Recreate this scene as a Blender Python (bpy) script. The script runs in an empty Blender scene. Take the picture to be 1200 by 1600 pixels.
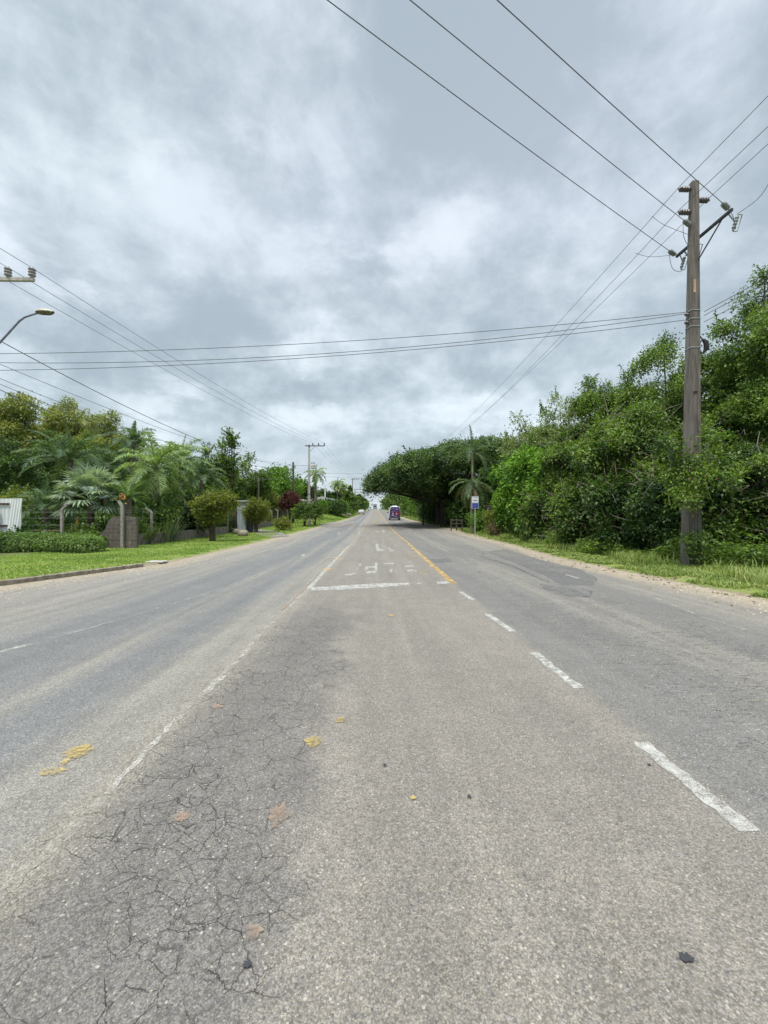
import bpy, math, random
import numpy as np
from mathutils import Vector, Matrix

# ------------------------------------------------------------------ camera, world, sun, exposure
scene = bpy.context.scene
COL = scene.collection
EYE = 1.55; F = 650.0; YAW = math.atan(13 / F)
cam_d = bpy.data.cameras.new("camera"); cam = bpy.data.objects.new("camera", cam_d); COL.objects.link(cam)
cam.location = (0, 0, EYE); cam.rotation_euler = (math.radians(90), 0, -YAW)
cam_d.sensor_fit = 'HORIZONTAL'; cam_d.sensor_width = 36; cam_d.lens = F / 1200 * 36
cam_d.clip_start = .05; cam_d.clip_end = 6000
scene.camera = cam
scene.view_settings.view_transform = 'Standard'; scene.view_settings.look = 'None'
scene.view_settings.exposure = 1.2; scene.view_settings.gamma = 1.0
SUN_EL, SUN_AZ = math.radians(62), math.radians(215)   # azimuth clockwise from +Y


class NT:
    """small helper to write node trees compactly"""
    def __init__(s, tree):
        s.t = tree; s.n = tree.nodes; s.l = tree.links
    def new(s, typ, **kw):
        nd = s.n.new(typ)
        for k, v in kw.items(): setattr(nd, k, v)
        return nd
    def put(s, sock, v):
        if isinstance(v, bpy.types.NodeSocket): s.l.new(v, sock)
        elif v is not None:
            if sock.type == 'RGBA' and len(v) == 3: v = (*v, 1)
            sock.default_value = v
    def m(s, op, a, b=None, c=None, clamp=False):
        nd = s.new('ShaderNodeMath', operation=op, use_clamp=clamp)
        s.put(nd.inputs[0], a)
        if b is not None: s.put(nd.inputs[1], b)
        if c is not None: s.put(nd.inputs[2], c)
        return nd.outputs[0]
    def mix(s, f, a, b, bt='MIX'):
        nd = s.new('ShaderNodeMix', data_type='RGBA', blend_type=bt)
        s.put(nd.inputs[0], f); s.put(nd.inputs[6], a); s.put(nd.inputs[7], b)
        return nd.outputs[2]
    def noise(s, vec, scale, detail=3, rough=.55, dist=0, out='Fac'):
        nd = s.new('ShaderNodeTexNoise')
        s.put(nd.inputs['Vector'], vec); nd.inputs['Scale'].default_value = scale
        nd.inputs['Detail'].default_value = detail; nd.inputs['Roughness'].default_value = rough
        nd.inputs['Distortion'].default_value = dist
        return nd.outputs[out]
    def vor(s, vec, scale, feature='F1', out='Distance', rnd=1):
        nd = s.new('ShaderNodeTexVoronoi', feature=feature)
        s.put(nd.inputs['Vector'], vec); nd.inputs['Scale'].default_value = scale
        nd.inputs['Randomness'].default_value = rnd
        return nd.outputs[out]
    def rng(s, v, a, b, c=0, d=1, smooth=True):
        nd = s.new('ShaderNodeMapRange', interpolation_type='SMOOTHSTEP' if smooth else 'LINEAR')
        s.put(nd.inputs[0], v)
        for i, q in enumerate((a, b, c, d)): s.put(nd.inputs[i + 1], q)
        return nd.outputs[0]
    def xyz(s, v):
        nd = s.new('ShaderNodeSeparateXYZ'); s.put(nd.inputs[0], v); return nd.outputs
    def comb(s, x, y, z):
        nd = s.new('ShaderNodeCombineXYZ')
        for i, q in enumerate((x, y, z)): s.put(nd.inputs[i], q)
        return nd.outputs[0]
    def vm(s, op, a, b):
        nd = s.new('ShaderNodeVectorMath', operation=op); s.put(nd.inputs[0], a); s.put(nd.inputs[1], b)
        return nd.outputs[0]
    def bump(s, h, dist, strength=1):
        nd = s.new('ShaderNodeBump'); s.put(nd.inputs['Height'], h)
        nd.inputs['Distance'].default_value = dist; nd.inputs['Strength'].default_value = strength
        return nd.outputs[0]
    def band(s, v, c, w, soft):
        """1 inside c +- w, falling off over soft"""
        d = s.m('ABSOLUTE', s.m('SUBTRACT', v, c))
        return s.rng(d, w, w + soft, 1, 0)


world = bpy.data.worlds.new("World"); scene.world = world; world.use_nodes = True
w = NT(world.node_tree); w.n.clear()
dirv = w.new('ShaderNodeTexCoord').outputs['Generated']
dx, dy, dz = w.xyz(dirv)
zc = w.m('ADD', w.m('MAXIMUM', dz, 0.0), .42)
cp = w.comb(w.m('DIVIDE', dx, zc), w.m('DIVIDE', dy, zc), w.m('MULTIPLY', dz, 1.2))
big = w.noise(w.vm('ADD', cp, (3.3, 1.7, .4)), 1.5, 2, .5, .3)
med = w.noise(w.vm('ADD', cp, (8.1, 2.2, 0)), 3.6, 9, .58, .15)
fine = w.noise(w.vm('ADD', cp, (1.1, 7.2, 3)), 10.0, 6, .6, .2)
cl = w.m('ADD', w.m('ADD', w.m('MULTIPLY', big, .50), w.m('MULTIPLY', med, .42)), w.m('MULTIPLY', fine, .08))
# the cover is thinner (paler) towards the left-hand sky, heavier ahead
lean = w.m('MULTIPLY', w.m('MULTIPLY', dx, w.rng(dz, .1, .6)), -.04)
cl = w.m('ADD', cl, lean)
# broad thick and thin places of this particular cloud cover, by direction
wdir = w.vm('NORMALIZE', w.vm('ADD', dirv, w.vm('MULTIPLY', w.vm('SUBTRACT', w.noise(dirv, 3.2, 5, .6, out='Color'), (.5, .5, .5)), (.42, .42, .42))), (0, 0, 0))
for fx_, fy_, rad_, amp_ in ((180, 200, 8, .06), (440, 225, 11, .07), (560, 215, 8, .06), (690, 335, 7, .05), (60, 60, 12, .03), (250, 300, 8, .05), (640, 600, 8, .04), (830, 440, 8, .04), (1000, 60, 16, .08), (1080, 260, 12, .05), (900, 300, 8, .03),
                             (770, 230, 13, -.085), (330, 165, 9, -.11), (60, 260, 9, -.07), (200, 110, 6, -.05), (350, 420, 13, -.075), (660, 520, 11, -.05), (650, 110, 12, -.04), (760, 110, 12, -.03), (150, 290, 7, -.05), (1000, 420, 9, .02), (100, 420, 10, -.03)):
    v_ = Vector((math.sin(YAW), math.cos(YAW), 0)) + Vector((math.cos(YAW), -math.sin(YAW), 0)) * ((fx_ - 600) / F) + Vector((0, 0, (800 - fy_) / F)); v_.normalize()
    nd_ = w.new('ShaderNodeVectorMath', operation='DOT_PRODUCT'); w.put(nd_.inputs[0], wdir); nd_.inputs[1].default_value = v_
    cl = w.m('ADD', cl, w.m('MULTIPLY', w.rng(nd_.outputs['Value'], math.cos(math.radians(rad_ * 1.5)), 1.0), amp_ * .62))
cl = w.m('ADD', cl, w.m('MULTIPLY', w.m('SUBTRACT', w.noise(dirv, 6.5, 8, .64, .3), .5), .30))
t1 = w.rng(cl, .395, .65)
cc = w.mix(t1, (1.86, 2.26, 2.50), (3.6, 4.05, 4.35))
wisp = w.m('MULTIPLY', w.rng(med, .53, .68), w.rng(big, .42, .58))
cc = w.mix(w.m('MULTIPLY', wisp, .75), cc, (3.9, 4.3, 4.6))
lav = w.noise(cp, .7, 1, .5)
cc = w.mix(w.m('MULTIPLY', w.rng(dz, .25, .75), w.rng(lav, .4, .62)), cc, w.mix(.22, cc, (3.5, 3.4, 4.35)))
hor = w.rng(dz, .0, .22, 1, 0)
cc = w.mix(w.m('MULTIPLY', hor, .55), cc, (2.7, 3.05, 3.35))
zen = w.rng(dz, .80, .97, 1.0, 5.2)                       # overcast: cloud is brightest overhead, raised further above the view to light the ground
cc = w.mix(1.0, cc, w.comb(zen, zen, zen), 'MULTIPLY')
sky = w.new('ShaderNodeTexSky', sky_type='NISHITA', sun_disc=False, sun_elevation=SUN_EL, sun_rotation=SUN_AZ)
cc = w.mix(.93, sky.outputs[0], cc)
bg = w.new('ShaderNodeBackground'); w.put(bg.inputs[0], cc); bg.inputs[1].default_value = .1
w.l.new(bg.outputs[0], w.new('ShaderNodeOutputWorld').inputs[0])

sun_d = bpy.data.lights.new("sun", 'SUN'); sun = bpy.data.objects.new("sun", sun_d); COL.objects.link(sun)
sun_d.energy = 1.5; sun_d.angle = math.radians(14); sun_d.color = (1, .95, .87)
sdir = Vector((math.sin(SUN_AZ) * math.cos(SUN_EL), math.cos(SUN_AZ) * math.cos(SUN_EL), math.sin(SUN_EL)))
sun.rotation_euler = sdir.to_track_quat('Z', 'Y').to_euler(); sun.location = (0, 0, 60)

# ------------------------------------------------------------------ terrain functions
ROWS = np.concatenate([np.arange(-60, 0, 3.0), np.arange(0, 120, 1.0), np.arange(120, 340, 4.0), np.arange(340, 700, 30.0), np.arange(700, 2600, 200.0)])
def _R(y):
    y = np.asarray(y, float)
    a = np.clip(y - 15, 0, 40); z = .036 * a * a / 80
    z = z + .036 * np.clip(y - 55, 0, 225)
    c = np.clip(y - 280, 0, 60); z = z + .036 * c - .036 * 1.4 * c * c / 120
    z = z - .0144 * np.clip(y - 340, 0, None)
    return z - .02 * np.clip(y, -30, 340)
RZ = _R(ROWS)
def R(y): return np.interp(y, ROWS, RZ)
XGLY = [-60, -20, -6, 2, 5, 9.9, 14.6, 20, 37, 55, 80, 118, 300, 2600]; XGLX = [-24, -15, -11.5, -10, -9.6, -8.87, -7.55, -7.75, -8.0, -7.5, -6.0, -5.0, -4.7, -4.7]
def xgl(y): return np.interp(y, XGLY, XGLX)
def xgr(y): return np.interp(y, [-60, 0, 5, 10, 17, 26, 40, 47, 60, 80, 120, 300, 2600], [9, 7.6, 7.5, 7.5, 7.45, 8.4, 8.5, 9.2, 8.6, 6.9, 6.0, 5.5, 5.5])
def sst(a, b, v):
    t = np.clip((v - a) / (b - a), 0, 1); return t * t * (3 - 2 * t)
def H(x, y):
    x = np.asarray(x, float); y = np.asarray(y, float)
    l = xgl(y) - x; r = x - xgr(y)
    kz = sst(15.3, 14.2, y)
    zl = np.where(l > .02, .11 * kz * np.clip(l / .12, 0, 1) + .06 * np.clip(l / 2, 0, 1), 0)
    zl = zl + sst(70, 84, y) * sst(190, 150, y) * np.clip((l - 1.2) * .30, 0, 2.4)
    zl = zl + .03 * np.sin(x * 1.3) * np.sin(y * .9) * np.clip(l / 3, 0, 1)
    zr = np.where(r > 0, .07 * np.clip(r / 1.2, 0, 1) + np.clip((r - 2) * .12, 0, 1.6), 0)
    zr = zr + np.where(r > 0, .55 * np.exp(-((y - 37) / 3.5) ** 2) * np.clip(r / 2.0, 0, 1), 0)
    zr = zr + .03 * np.sin(x * 1.7 + 1) * np.sin(y * .8) * np.clip(r / 2, 0, 1)
    return R(y) + zl + zr

FW = Vector((math.sin(YAW), math.cos(YAW), 0)); RT = Vector((math.cos(YAW), -math.sin(YAW), 0)); UP = Vector((0, 0, 1))
def at(px, py, Y):
    """world point seen at photo pixel (px, py) at depth Y along the road"""
    d = FW + RT * ((px - 600) / F) + UP * ((800 - py) / F)
    k = Y / d.y
    return Vector((d.x * k, Y, EYE + d.z * k))
def G(px, py):
    """point of the ground seen at photo pixel (px, py)"""
    lo, hi = .5, 300.0
    y = .5
    while y < hi:
        p = at(px, py, y)
        if p.z <= float(H(p.x, y)): break
        y *= 1.02
    a, b = y / 1.02, y
    for _ in range(24):
        c = (a + b) / 2; p = at(px, py, c)
        if p.z <= float(H(p.x, c)): b = c
        else: a = c
    p = at(px, py, b); p.z = float(H(p.x, b)); return p
def gx(px, Y):
    p = at(px, 800, Y); return p.x
def onground(x, y, dz=0): return Vector((x, y, float(H(x, y)) + dz))

# ------------------------------------------------------------------ object helpers
def tag(o, label=None, cat=None, group=None, kind=None):
    if label: o['label'] = label
    if cat: o['category'] = cat
    if group: o['group'] = group
    if kind: o['kind'] = kind
    return o
def thing(name, label, cat, loc=(0, 0, 0), rz=0, group=None, scale=1):
    o = bpy.data.objects.new(name, None); COL.objects.link(o); o.location = loc; o.rotation_euler = (0, 0, rz)
    o.empty_display_size = .2
    o.scale = (scale,) * 3 if not hasattr(scale, '__len__') else scale
    return tag(o, label, cat, group)
def link_mesh(name, me, parent=None):
    o = bpy.data.objects.new(name, me); COL.objects.link(o)
    if parent: o.parent = parent
    return o
def copy_tree(o, loc, rz=0, scale=1, label=None, group=None):
    c = o.copy(); COL.objects.link(c); c.location = loc; c.rotation_euler = (0, 0, rz)
    c.scale = (scale,) * 3 if not hasattr(scale, '__len__') else scale
    if label: c['label'] = label
    if group: c['group'] = group
    def rec(src, dst):
        for ch in list(src.children):
            k = ch.copy(); COL.objects.link(k); k.parent = dst; rec(ch, k)
    rec(o, c); return c

class MB:
    def __init__(s): s.v = []; s.f = []; s.mi = []; s.sm = []
    def add(s, vs, fs, m=0, smooth=False):
        b = len(s.v); s.v += [tuple(v) for v in vs]
        for f in fs: s.f.append([b + i for i in f]); s.mi.append(m); s.sm.append(smooth)
        return s
    def box(s, c, size, rot=None, m=0, bev=0):
        hx, hy, hz = [q / 2 for q in size]
        if bev > 0:
            b = min(bev, hx * .8, hy * .8, hz * .8); vs = []; idx = {}
            for sx in (-1, 1):
                for sy in (-1, 1):
                    for sz in (-1, 1):
                        for a in range(3):
                            p = [sx * (hx - b), sy * (hy - b), sz * (hz - b)]; p[a] = (sx * hx, sy * hy, sz * hz)[a]
                            idx[(sx, sy, sz, a)] = len(vs); vs.append(Vector(p))
            fs = []
            q = [(-1, -1), (1, -1), (1, 1), (-1, 1)]
            for a in range(3):
                for sg in (-1, 1):
                    f = []
                    for u, v in q:
                        k = [0, 0, 0]; k[a] = sg; k[(a + 1) % 3] = u; k[(a + 2) % 3] = v; f.append(idx[(*k, a)])
                    fs.append(f if sg > 0 else f[::-1])
            for a in range(3):
                b1, b2 = (a + 1) % 3, (a + 2) % 3
                for u, v in q:
                    k0 = [0, 0, 0]; k0[a] = -1; k0[b1] = u; k0[b2] = v; k1 = list(k0); k1[a] = 1
                    f = [idx[(*k0, b1)], idx[(*k1, b1)], idx[(*k1, b2)], idx[(*k0, b2)]]
                    fs.append(f if u * v < 0 else f[::-1])
            for sx in (-1, 1):
                for sy in (-1, 1):
                    for sz in (-1, 1):
                        f = [idx[(sx, sy, sz, a)] for a in range(3)]; fs.append(f if sx * sy * sz > 0 else f[::-1])
        else:
            vs = [Vector((x, y, z)) for z in (-hz, hz) for y in (-hy, hy) for x in (-hx, hx)]
            fs = [(0, 2, 3, 1), (4, 5, 7, 6), (0, 1, 5, 4), (2, 6, 7, 3), (0, 4, 6, 2), (1, 3, 7, 5)]
        if rot is not None: vs = [rot @ v for v in vs]
        c = Vector(c); return s.add([v + c for v in vs], fs, m)
    def tube(s, pts, rad, n=8, m=0, cap=True, smooth=True):
        pts = [Vector(p) for p in pts]; k = len(pts)
        if not hasattr(rad, '__len__'): rad = [rad] * k
        vs = []; prev = None
        for i, p in enumerate(pts):
            t = (pts[min(i + 1, k - 1)] - pts[max(i - 1, 0)]).normalized()
            if prev is None: u = t.orthogonal().normalized()
            else:
                u = prev - t * prev.dot(t); u = u.normalized() if u.length > 1e-6 else t.orthogonal().normalized()
            prev = u; v = t.cross(u)
            for j in range(n):
                a = 2 * math.pi * j / n; vs.append(p + (u * math.cos(a) + v * math.sin(a)) * rad[i])
        fs = [(i * n + j, i * n + (j + 1) % n, (i + 1) * n + (j + 1) % n, (i + 1) * n + j) for i in range(k - 1) for j in range(n)]
        s.add(vs, fs, m, smooth)
        if cap:
            s.add(vs[:n], [list(range(n))[::-1]], m); s.add(vs[-n:], [list(range(n))], m)
        return s
    def lathe(s, base, axis, prof, n=14, m=0):
        """prof: (distance along axis, radius)"""
        base = Vector(base); ax = Vector(axis).normalized()
        return s.tube([base + ax * h for h, r in prof], [max(r, .001) for h, r in prof], n, m)
    def prism(s, poly, depth, mat4=None, m=0):
        """poly in XZ, extruded along +Y by depth"""
        k = len(poly); vs = [Vector((x, 0, z)) for x, z in poly] + [Vector((x, depth, z)) for x, z in poly]
        if mat4 is not None: vs = [mat4 @ v for v in vs]
        fs = [list(range(k)), list(range(k, 2 * k))[::-1]] + [(i, i + k, (i + 1) % k + k, (i + 1) % k) for i in range(k)]
        return s.add(vs, fs, m)
    def build(s, name, mats, parent=None, loc=None):
        me = bpy.data.meshes.new(name); me.from_pydata(s.v, [], s.f)
        for q in (mats if isinstance(mats, (list, tuple)) else [mats]): me.materials.append(q)
        me.polygons.foreach_set('material_index', s.mi); me.polygons.foreach_set('use_smooth', s.sm)
        me.update(); o = link_mesh(name, me, parent)
        if loc is not None: o.location = loc
        return o

def np_mesh(name, V, Q, mat):
    me = bpy.data.meshes.new(name); k = Q.shape[1]
    me.vertices.add(len(V)); me.vertices.foreach_set('co', V.astype(np.float32).ravel())
    me.loops.add(Q.size); me.loops.foreach_set('vertex_index', Q.astype(np.int32).ravel())
    me.polygons.add(len(Q)); me.polygons.foreach_set('loop_start', np.arange(0, Q.size, k, dtype=np.int32))
    me.polygons.foreach_set('loop_total', np.full(len(Q), k, dtype=np.int32))
    me.materials.append(mat); me.update(calc_edges=True); return me

# ------------------------------------------------------------------ materials
def material(name):
    m = bpy.data.materials.new(name); m.use_nodes = True; t = NT(m.node_tree); t.n.clear()
    out = t.new('ShaderNodeOutputMaterial'); return m, t, out
def principled(t, out, col, rough=.7, normal=None, metal=0, spec=.5):
    b = t.new('ShaderNodeBsdfPrincipled'); t.put(b.inputs['Base Color'], col); t.put(b.inputs['Roughness'], rough)
    b.inputs['Metallic'].default_value = metal; b.inputs['Specular IOR Level'].default_value = spec
    if normal is not None: t.put(b.inputs['Normal'], normal)
    t.l.new(b.outputs[0], out.inputs[0]); return b
def simple(name, c1, c2=None, scale=6, rough=.7, metal=0, bump=0, streak=False, spec=.5, detail=5):
    m, t, out = material(name)
    pos = t.new('ShaderNodeTexCoord').outputs['Object']
    if streak:
        x, y, z = t.xyz(pos); pos = t.comb(x, y, t.m('MULTIPLY', z, .12))
    n = t.noise(pos, scale, detail, .62)
    c2 = c2 or tuple(q * .7 for q in c1)
    col = t.mix(t.rng(n, .32, .68), c1, c2)
    nm = t.bump(n, bump) if bump else None
    principled(t, out, col, rough, nm, metal, spec); return m
def leaf_mat(name, c1, c2, c3=None, trans=.30, rough=.45, cl_scale=.6, spec=.35):
    m, t, out = material(name)
    g = t.new('ShaderNodeNewGeometry'); rnd = g.outputs['Random Per Island']
    pos = t.new('ShaderNodeTexCoord').outputs['Object']
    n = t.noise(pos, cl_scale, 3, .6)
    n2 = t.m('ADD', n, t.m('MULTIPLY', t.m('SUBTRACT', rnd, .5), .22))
    col = t.mix(t.rng(n2, .38, .62), c1, c2)  # patchy leaf tint; strong contrast also stands in for dark gaps in crowns
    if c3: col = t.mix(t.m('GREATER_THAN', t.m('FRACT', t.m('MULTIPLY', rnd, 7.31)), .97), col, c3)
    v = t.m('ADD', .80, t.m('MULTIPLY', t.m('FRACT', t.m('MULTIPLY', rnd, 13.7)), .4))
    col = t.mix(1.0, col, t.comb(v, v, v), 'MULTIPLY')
    b = t.new('ShaderNodeBsdfPrincipled'); t.put(b.inputs['Base Color'], col); b.inputs['Roughness'].default_value = rough
    b.inputs['Specular IOR Level'].default_value = spec
    tr = t.new('ShaderNodeBsdfTranslucent'); t.put(tr.inputs[0], t.mix(1.0, col, (1.5, 1.5, .7), 'MULTIPLY'))
    mx = t.new('ShaderNodeMixShader'); mx.inputs[0].default_value = trans
    t.l.new(b.outputs[0], mx.inputs[1]); t.l.new(tr.outputs[0], mx.inputs[2]); t.l.new(mx.outputs[0], out.inputs[0])
    return m

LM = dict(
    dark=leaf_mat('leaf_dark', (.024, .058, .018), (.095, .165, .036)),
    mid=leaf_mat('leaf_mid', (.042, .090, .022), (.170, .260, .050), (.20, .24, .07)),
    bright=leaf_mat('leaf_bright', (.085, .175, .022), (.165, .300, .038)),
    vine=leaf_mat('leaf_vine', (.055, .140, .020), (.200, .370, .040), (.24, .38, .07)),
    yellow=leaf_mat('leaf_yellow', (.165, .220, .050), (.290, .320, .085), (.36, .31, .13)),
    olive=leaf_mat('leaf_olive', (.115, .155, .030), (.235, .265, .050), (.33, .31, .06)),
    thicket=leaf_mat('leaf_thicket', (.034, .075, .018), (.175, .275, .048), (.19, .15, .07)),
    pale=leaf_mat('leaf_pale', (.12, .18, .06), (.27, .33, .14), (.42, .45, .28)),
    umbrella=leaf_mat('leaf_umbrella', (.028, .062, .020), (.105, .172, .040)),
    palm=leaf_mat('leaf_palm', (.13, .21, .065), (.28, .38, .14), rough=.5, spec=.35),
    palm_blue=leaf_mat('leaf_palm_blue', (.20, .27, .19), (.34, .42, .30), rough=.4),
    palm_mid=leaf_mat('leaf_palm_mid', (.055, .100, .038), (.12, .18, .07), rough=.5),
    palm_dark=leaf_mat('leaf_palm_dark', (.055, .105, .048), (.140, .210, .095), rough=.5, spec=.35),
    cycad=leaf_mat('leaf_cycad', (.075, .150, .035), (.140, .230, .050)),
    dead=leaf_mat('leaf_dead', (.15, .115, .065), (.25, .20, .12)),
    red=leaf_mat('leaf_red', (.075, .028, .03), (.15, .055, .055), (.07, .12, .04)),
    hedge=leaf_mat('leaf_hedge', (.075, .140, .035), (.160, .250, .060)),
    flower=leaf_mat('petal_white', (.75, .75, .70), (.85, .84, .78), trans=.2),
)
bark = simple('bark', (.11, .085, .062), (.05, .04, .03), 9, .9, bump=.03)
bark_pale = simple('bark_pale', (.21, .18, .14), (.12, .10, .08), 7, .9, bump=.02)
m_conc = simple('weathered_concrete', (.175, .155, .138), (.082, .072, .064), 10, .9, bump=.008, streak=True)
m_conc_light = simple('pale_concrete', (.46, .44, .40), (.30, .28, .25), 8, .9, bump=.005, streak=True)
m_conc_dark = simple('mossy_concrete', (.235, .205, .175), (.11, .098, .082), 3.5, .95, bump=.02)
m_kerb = simple('kerb_concrete', (.33, .29, .22), (.17, .145, .11), 6, .95, bump=.02)
m_steel = simple('galvanised_steel', (.40, .41, .42), (.28, .29, .30), 20, .45, metal=.6)
m_dark_metal = simple('dark_iron', (.06, .06, .065), (.03, .03, .035), 12, .6, metal=.2)
m_porcelain = simple('brown_porcelain', (.10, .085, .085), (.07, .055, .055), 10, .25)
m_porc_grey = simple('grey_porcelain', (.30, .28, .29), (.22, .20, .21), 10, .3)
m_polymer = simple('grey_polymer', (.25, .27, .26), (.17, .19, .18), 10, .5)
m_wire = simple('wire_cable', (.11, .11, .125), (.08, .08, .09), 5, .6)
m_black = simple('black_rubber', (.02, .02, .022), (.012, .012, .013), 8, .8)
m_white = simple('white_paint', (.78, .80, .80), (.62, .65, .66), 3, .5, streak=True)
m_brown = simple('brown_rail', (.075, .035, .03), (.04, .02, .018), 8, .7)
m_wood = simple('old_wood', (.095, .075, .06), (.05, .04, .032), 8, .9, bump=.01, streak=True)  # old wood, tone lowered to stand in for shade on the gate
m_glass_dark = simple('dark_glass', (.03, .035, .04), (.02, .022, .026), 2, .1)

# ------------------------------------------------------------------ ground sheet
def edge_attr(me, xs, ys):
    a = me.attributes.new('edge', 'FLOAT', 'POINT')
    a.data.foreach_set('value', np.minimum(xs - xgl(ys), xgr(ys) - xs).astype(np.float32))
def grid(name, X, Y, Z, mat):
    nr, nc = X.shape
    V = np.stack([X.ravel(), Y.ravel(), Z.ravel()], 1)
    i = np.arange(nr - 1)[:, None] * nc + np.arange(nc - 1)[None, :]
    Q = np.stack([i, i + 1, i + nc + 1, i + nc], -1).reshape(-1, 4)
    me = np_mesh(name, V, Q, mat); edge_attr(me, X.ravel(), Y.ravel())
    me.polygons.foreach_set('use_smooth', np.ones(len(Q), bool))
    return tag(link_mesh(name, me), kind='structure')

DIRT = (.31, .25, .172)
m_ground, t, out = material('ground_soil_grass')
pos = t.new('ShaderNodeNewGeometry').outputs['Position']
ea = t.new('ShaderNodeAttribute', attribute_name='edge').outputs['Fac']
n1 = t.noise(pos, .9, 4, .6); n2 = t.noise(pos, 5, 4, .65); n3 = t.noise(pos, 40, 3, .6)
gcol = t.mix(t.rng(n1, .3, .7), (.185, .255, .055), (.285, .335, .09))
gcol = t.mix(t.m('MULTIPLY', t.rng(n2, .45, .75), .5), gcol, (.24, .25, .08))
gcol = t.mix(t.rng(n3, .3, .75), gcol, t.mix(.45, gcol, (.04, .07, .015)))
dcol = t.mix(t.rng(n2, .3, .7), DIRT, (.21, .16, .105))
dcol = t.mix(t.rng(n3, .35, .65), dcol, t.mix(.35, dcol, (.45, .38, .28)))
px_, py_, pz_ = t.xyz(pos)
ee = t.m('ADD', ea, t.m('MULTIPLY', t.m('SUBTRACT', t.noise(pos, 1.8, 4, .65), .5), .9))
gm = t.rng(ee, -.32, -.08, 1, 0)
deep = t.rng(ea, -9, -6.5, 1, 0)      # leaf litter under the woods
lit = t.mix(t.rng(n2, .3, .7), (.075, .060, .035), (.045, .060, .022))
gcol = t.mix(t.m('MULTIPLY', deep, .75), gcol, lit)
principled(t, out, t.mix(gm, dcol, gcol), .95, t.bump(t.m('ADD', n3, n2), .03), spec=.2)

OFF = np.array([0, .14, .3, .6, 1, 1.5, 2, 2.6, 3.3, 4, 5, 6, 7, 8, 9, 10, 12, 14, 17, 21, 27, 36, 50, 80, 140, 260, 500])
rows = ROWS[:, None]; n = len(ROWS)
XL = xgl(ROWS)[:, None] - OFF[::-1][None, :]; XR = xgr(ROWS)[:, None] + OFF[None, :]
XM0 = xgl(ROWS)[:, None] + .35; XM1 = xgr(ROWS)[:, None] - .35
X = np.concatenate([XL, XM0, XM1, XR], 1); Y = np.repeat(rows, X.shape[1], 1)
Z = H(X, Y); c = len(OFF); Z[:, c:c + 2] -= .06; Z[:, c - 1] -= .012; Z[:, c + 2] -= .012
grid('ground', X, Y, Z, m_ground)

# ------------------------------------------------------------------ road
m_road, t, out = material('worn_asphalt')
pos = t.new('ShaderNodeNewGeometry').outputs['Position']; x, y, z = t.xyz(pos)
ea = t.new('ShaderNodeAttribute', attribute_name='edge').outputs['Fac']
p2 = t.comb(x, y, 0.0)
nb = t.noise(t.comb(x, t.m('MULTIPLY', y, .3), 0.0), .8, 4, .6); nm_ = t.noise(p2, 4, 5, .65); nf = t.noise(p2, 60, 3, .6)
stretch = t.noise(t.comb(t.m('MULTIPLY', x, 3.0), t.m('MULTIPLY', y, .13), 0.0), 1.0, 5, .6)
xw = t.m('ADD', x, t.m('MULTIPLY', t.m('SUBTRACT', nm_, .5), .28))
center = t.mix(t.rng(nb, .3, .7), (.256, .229, .194), (.226, .204, .176))
left = t.mix(t.rng(nb, .3, .7), (.198, .197, .192), (.178, .178, .174))
right = t.mix(t.rng(nb, .3, .7), (.208, .197, .180), (.180, .172, .159))
col = t.mix(t.rng(xw, -1.72, -1.55), left, center)
# the cracked strip at the near left of the middle lane is a darker, finer mix
crk_zone = t.m('MULTIPLY', t.rng(t.m('ADD', x, t.m('MULTIPLY', t.m('SUBTRACT', t.noise(p2, 1.3, 4, .6), .5), 1.1)), -.58, -.24, 1, 0), t.rng(y, 8.5, 6.0))
crk_zone = t.m('MULTIPLY', crk_zone, t.rng(t.m('ADD', x, t.m('MULTIPLY', t.m('SUBTRACT', nm_, .5), .5)), -1.75, -1.35))
col = t.mix(t.m('MULTIPLY', crk_zone, .66), col, (.162, .150, .138))
col = t.mix(t.rng(xw, 1.85, 2.05), col, right)
# dust bands between the wheel tracks and along the seams
dust = (.355, .315, .252)
d1 = t.m('MAXIMUM', t.m('MULTIPLY', t.band(xw, -1.85, .20, .50), t.rng(stretch, .25, .6, .6, 1)), t.m('MULTIPLY', t.band(xw, -1.52, .03, .07), t.rng(nm_, .35, .55)))
d2 = t.m('MULTIPLY', t.band(xw, -3.15, .08, .35), t.rng(stretch, .35, .65, .25, .85))
d3 = t.m('MULTIPLY', t.rng(xw, -5.6, -4.3, 1, 0), t.rng(stretch, .25, .60, .25, 1))
d4 = t.m('MULTIPLY', t.band(xw, 3.75, .15, .55), t.rng(stretch, .35, .68, .15, .8))
d5 = t.m('MULTIPLY', t.rng(xw, 5.0, 6.2), t.rng(stretch, .3, .6, .45, 1))
d6 = t.m('MULTIPLY', t.band(xw, .35, .1, .6), t.rng(stretch, .45, .75, 0, .45))
dd = d1
for q in (d2, d3, d4, d5, d6): dd = t.m('MAXIMUM', dd, q)
col = t.mix(t.m('MULTIPLY', dd, .50), col, dust)
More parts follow.
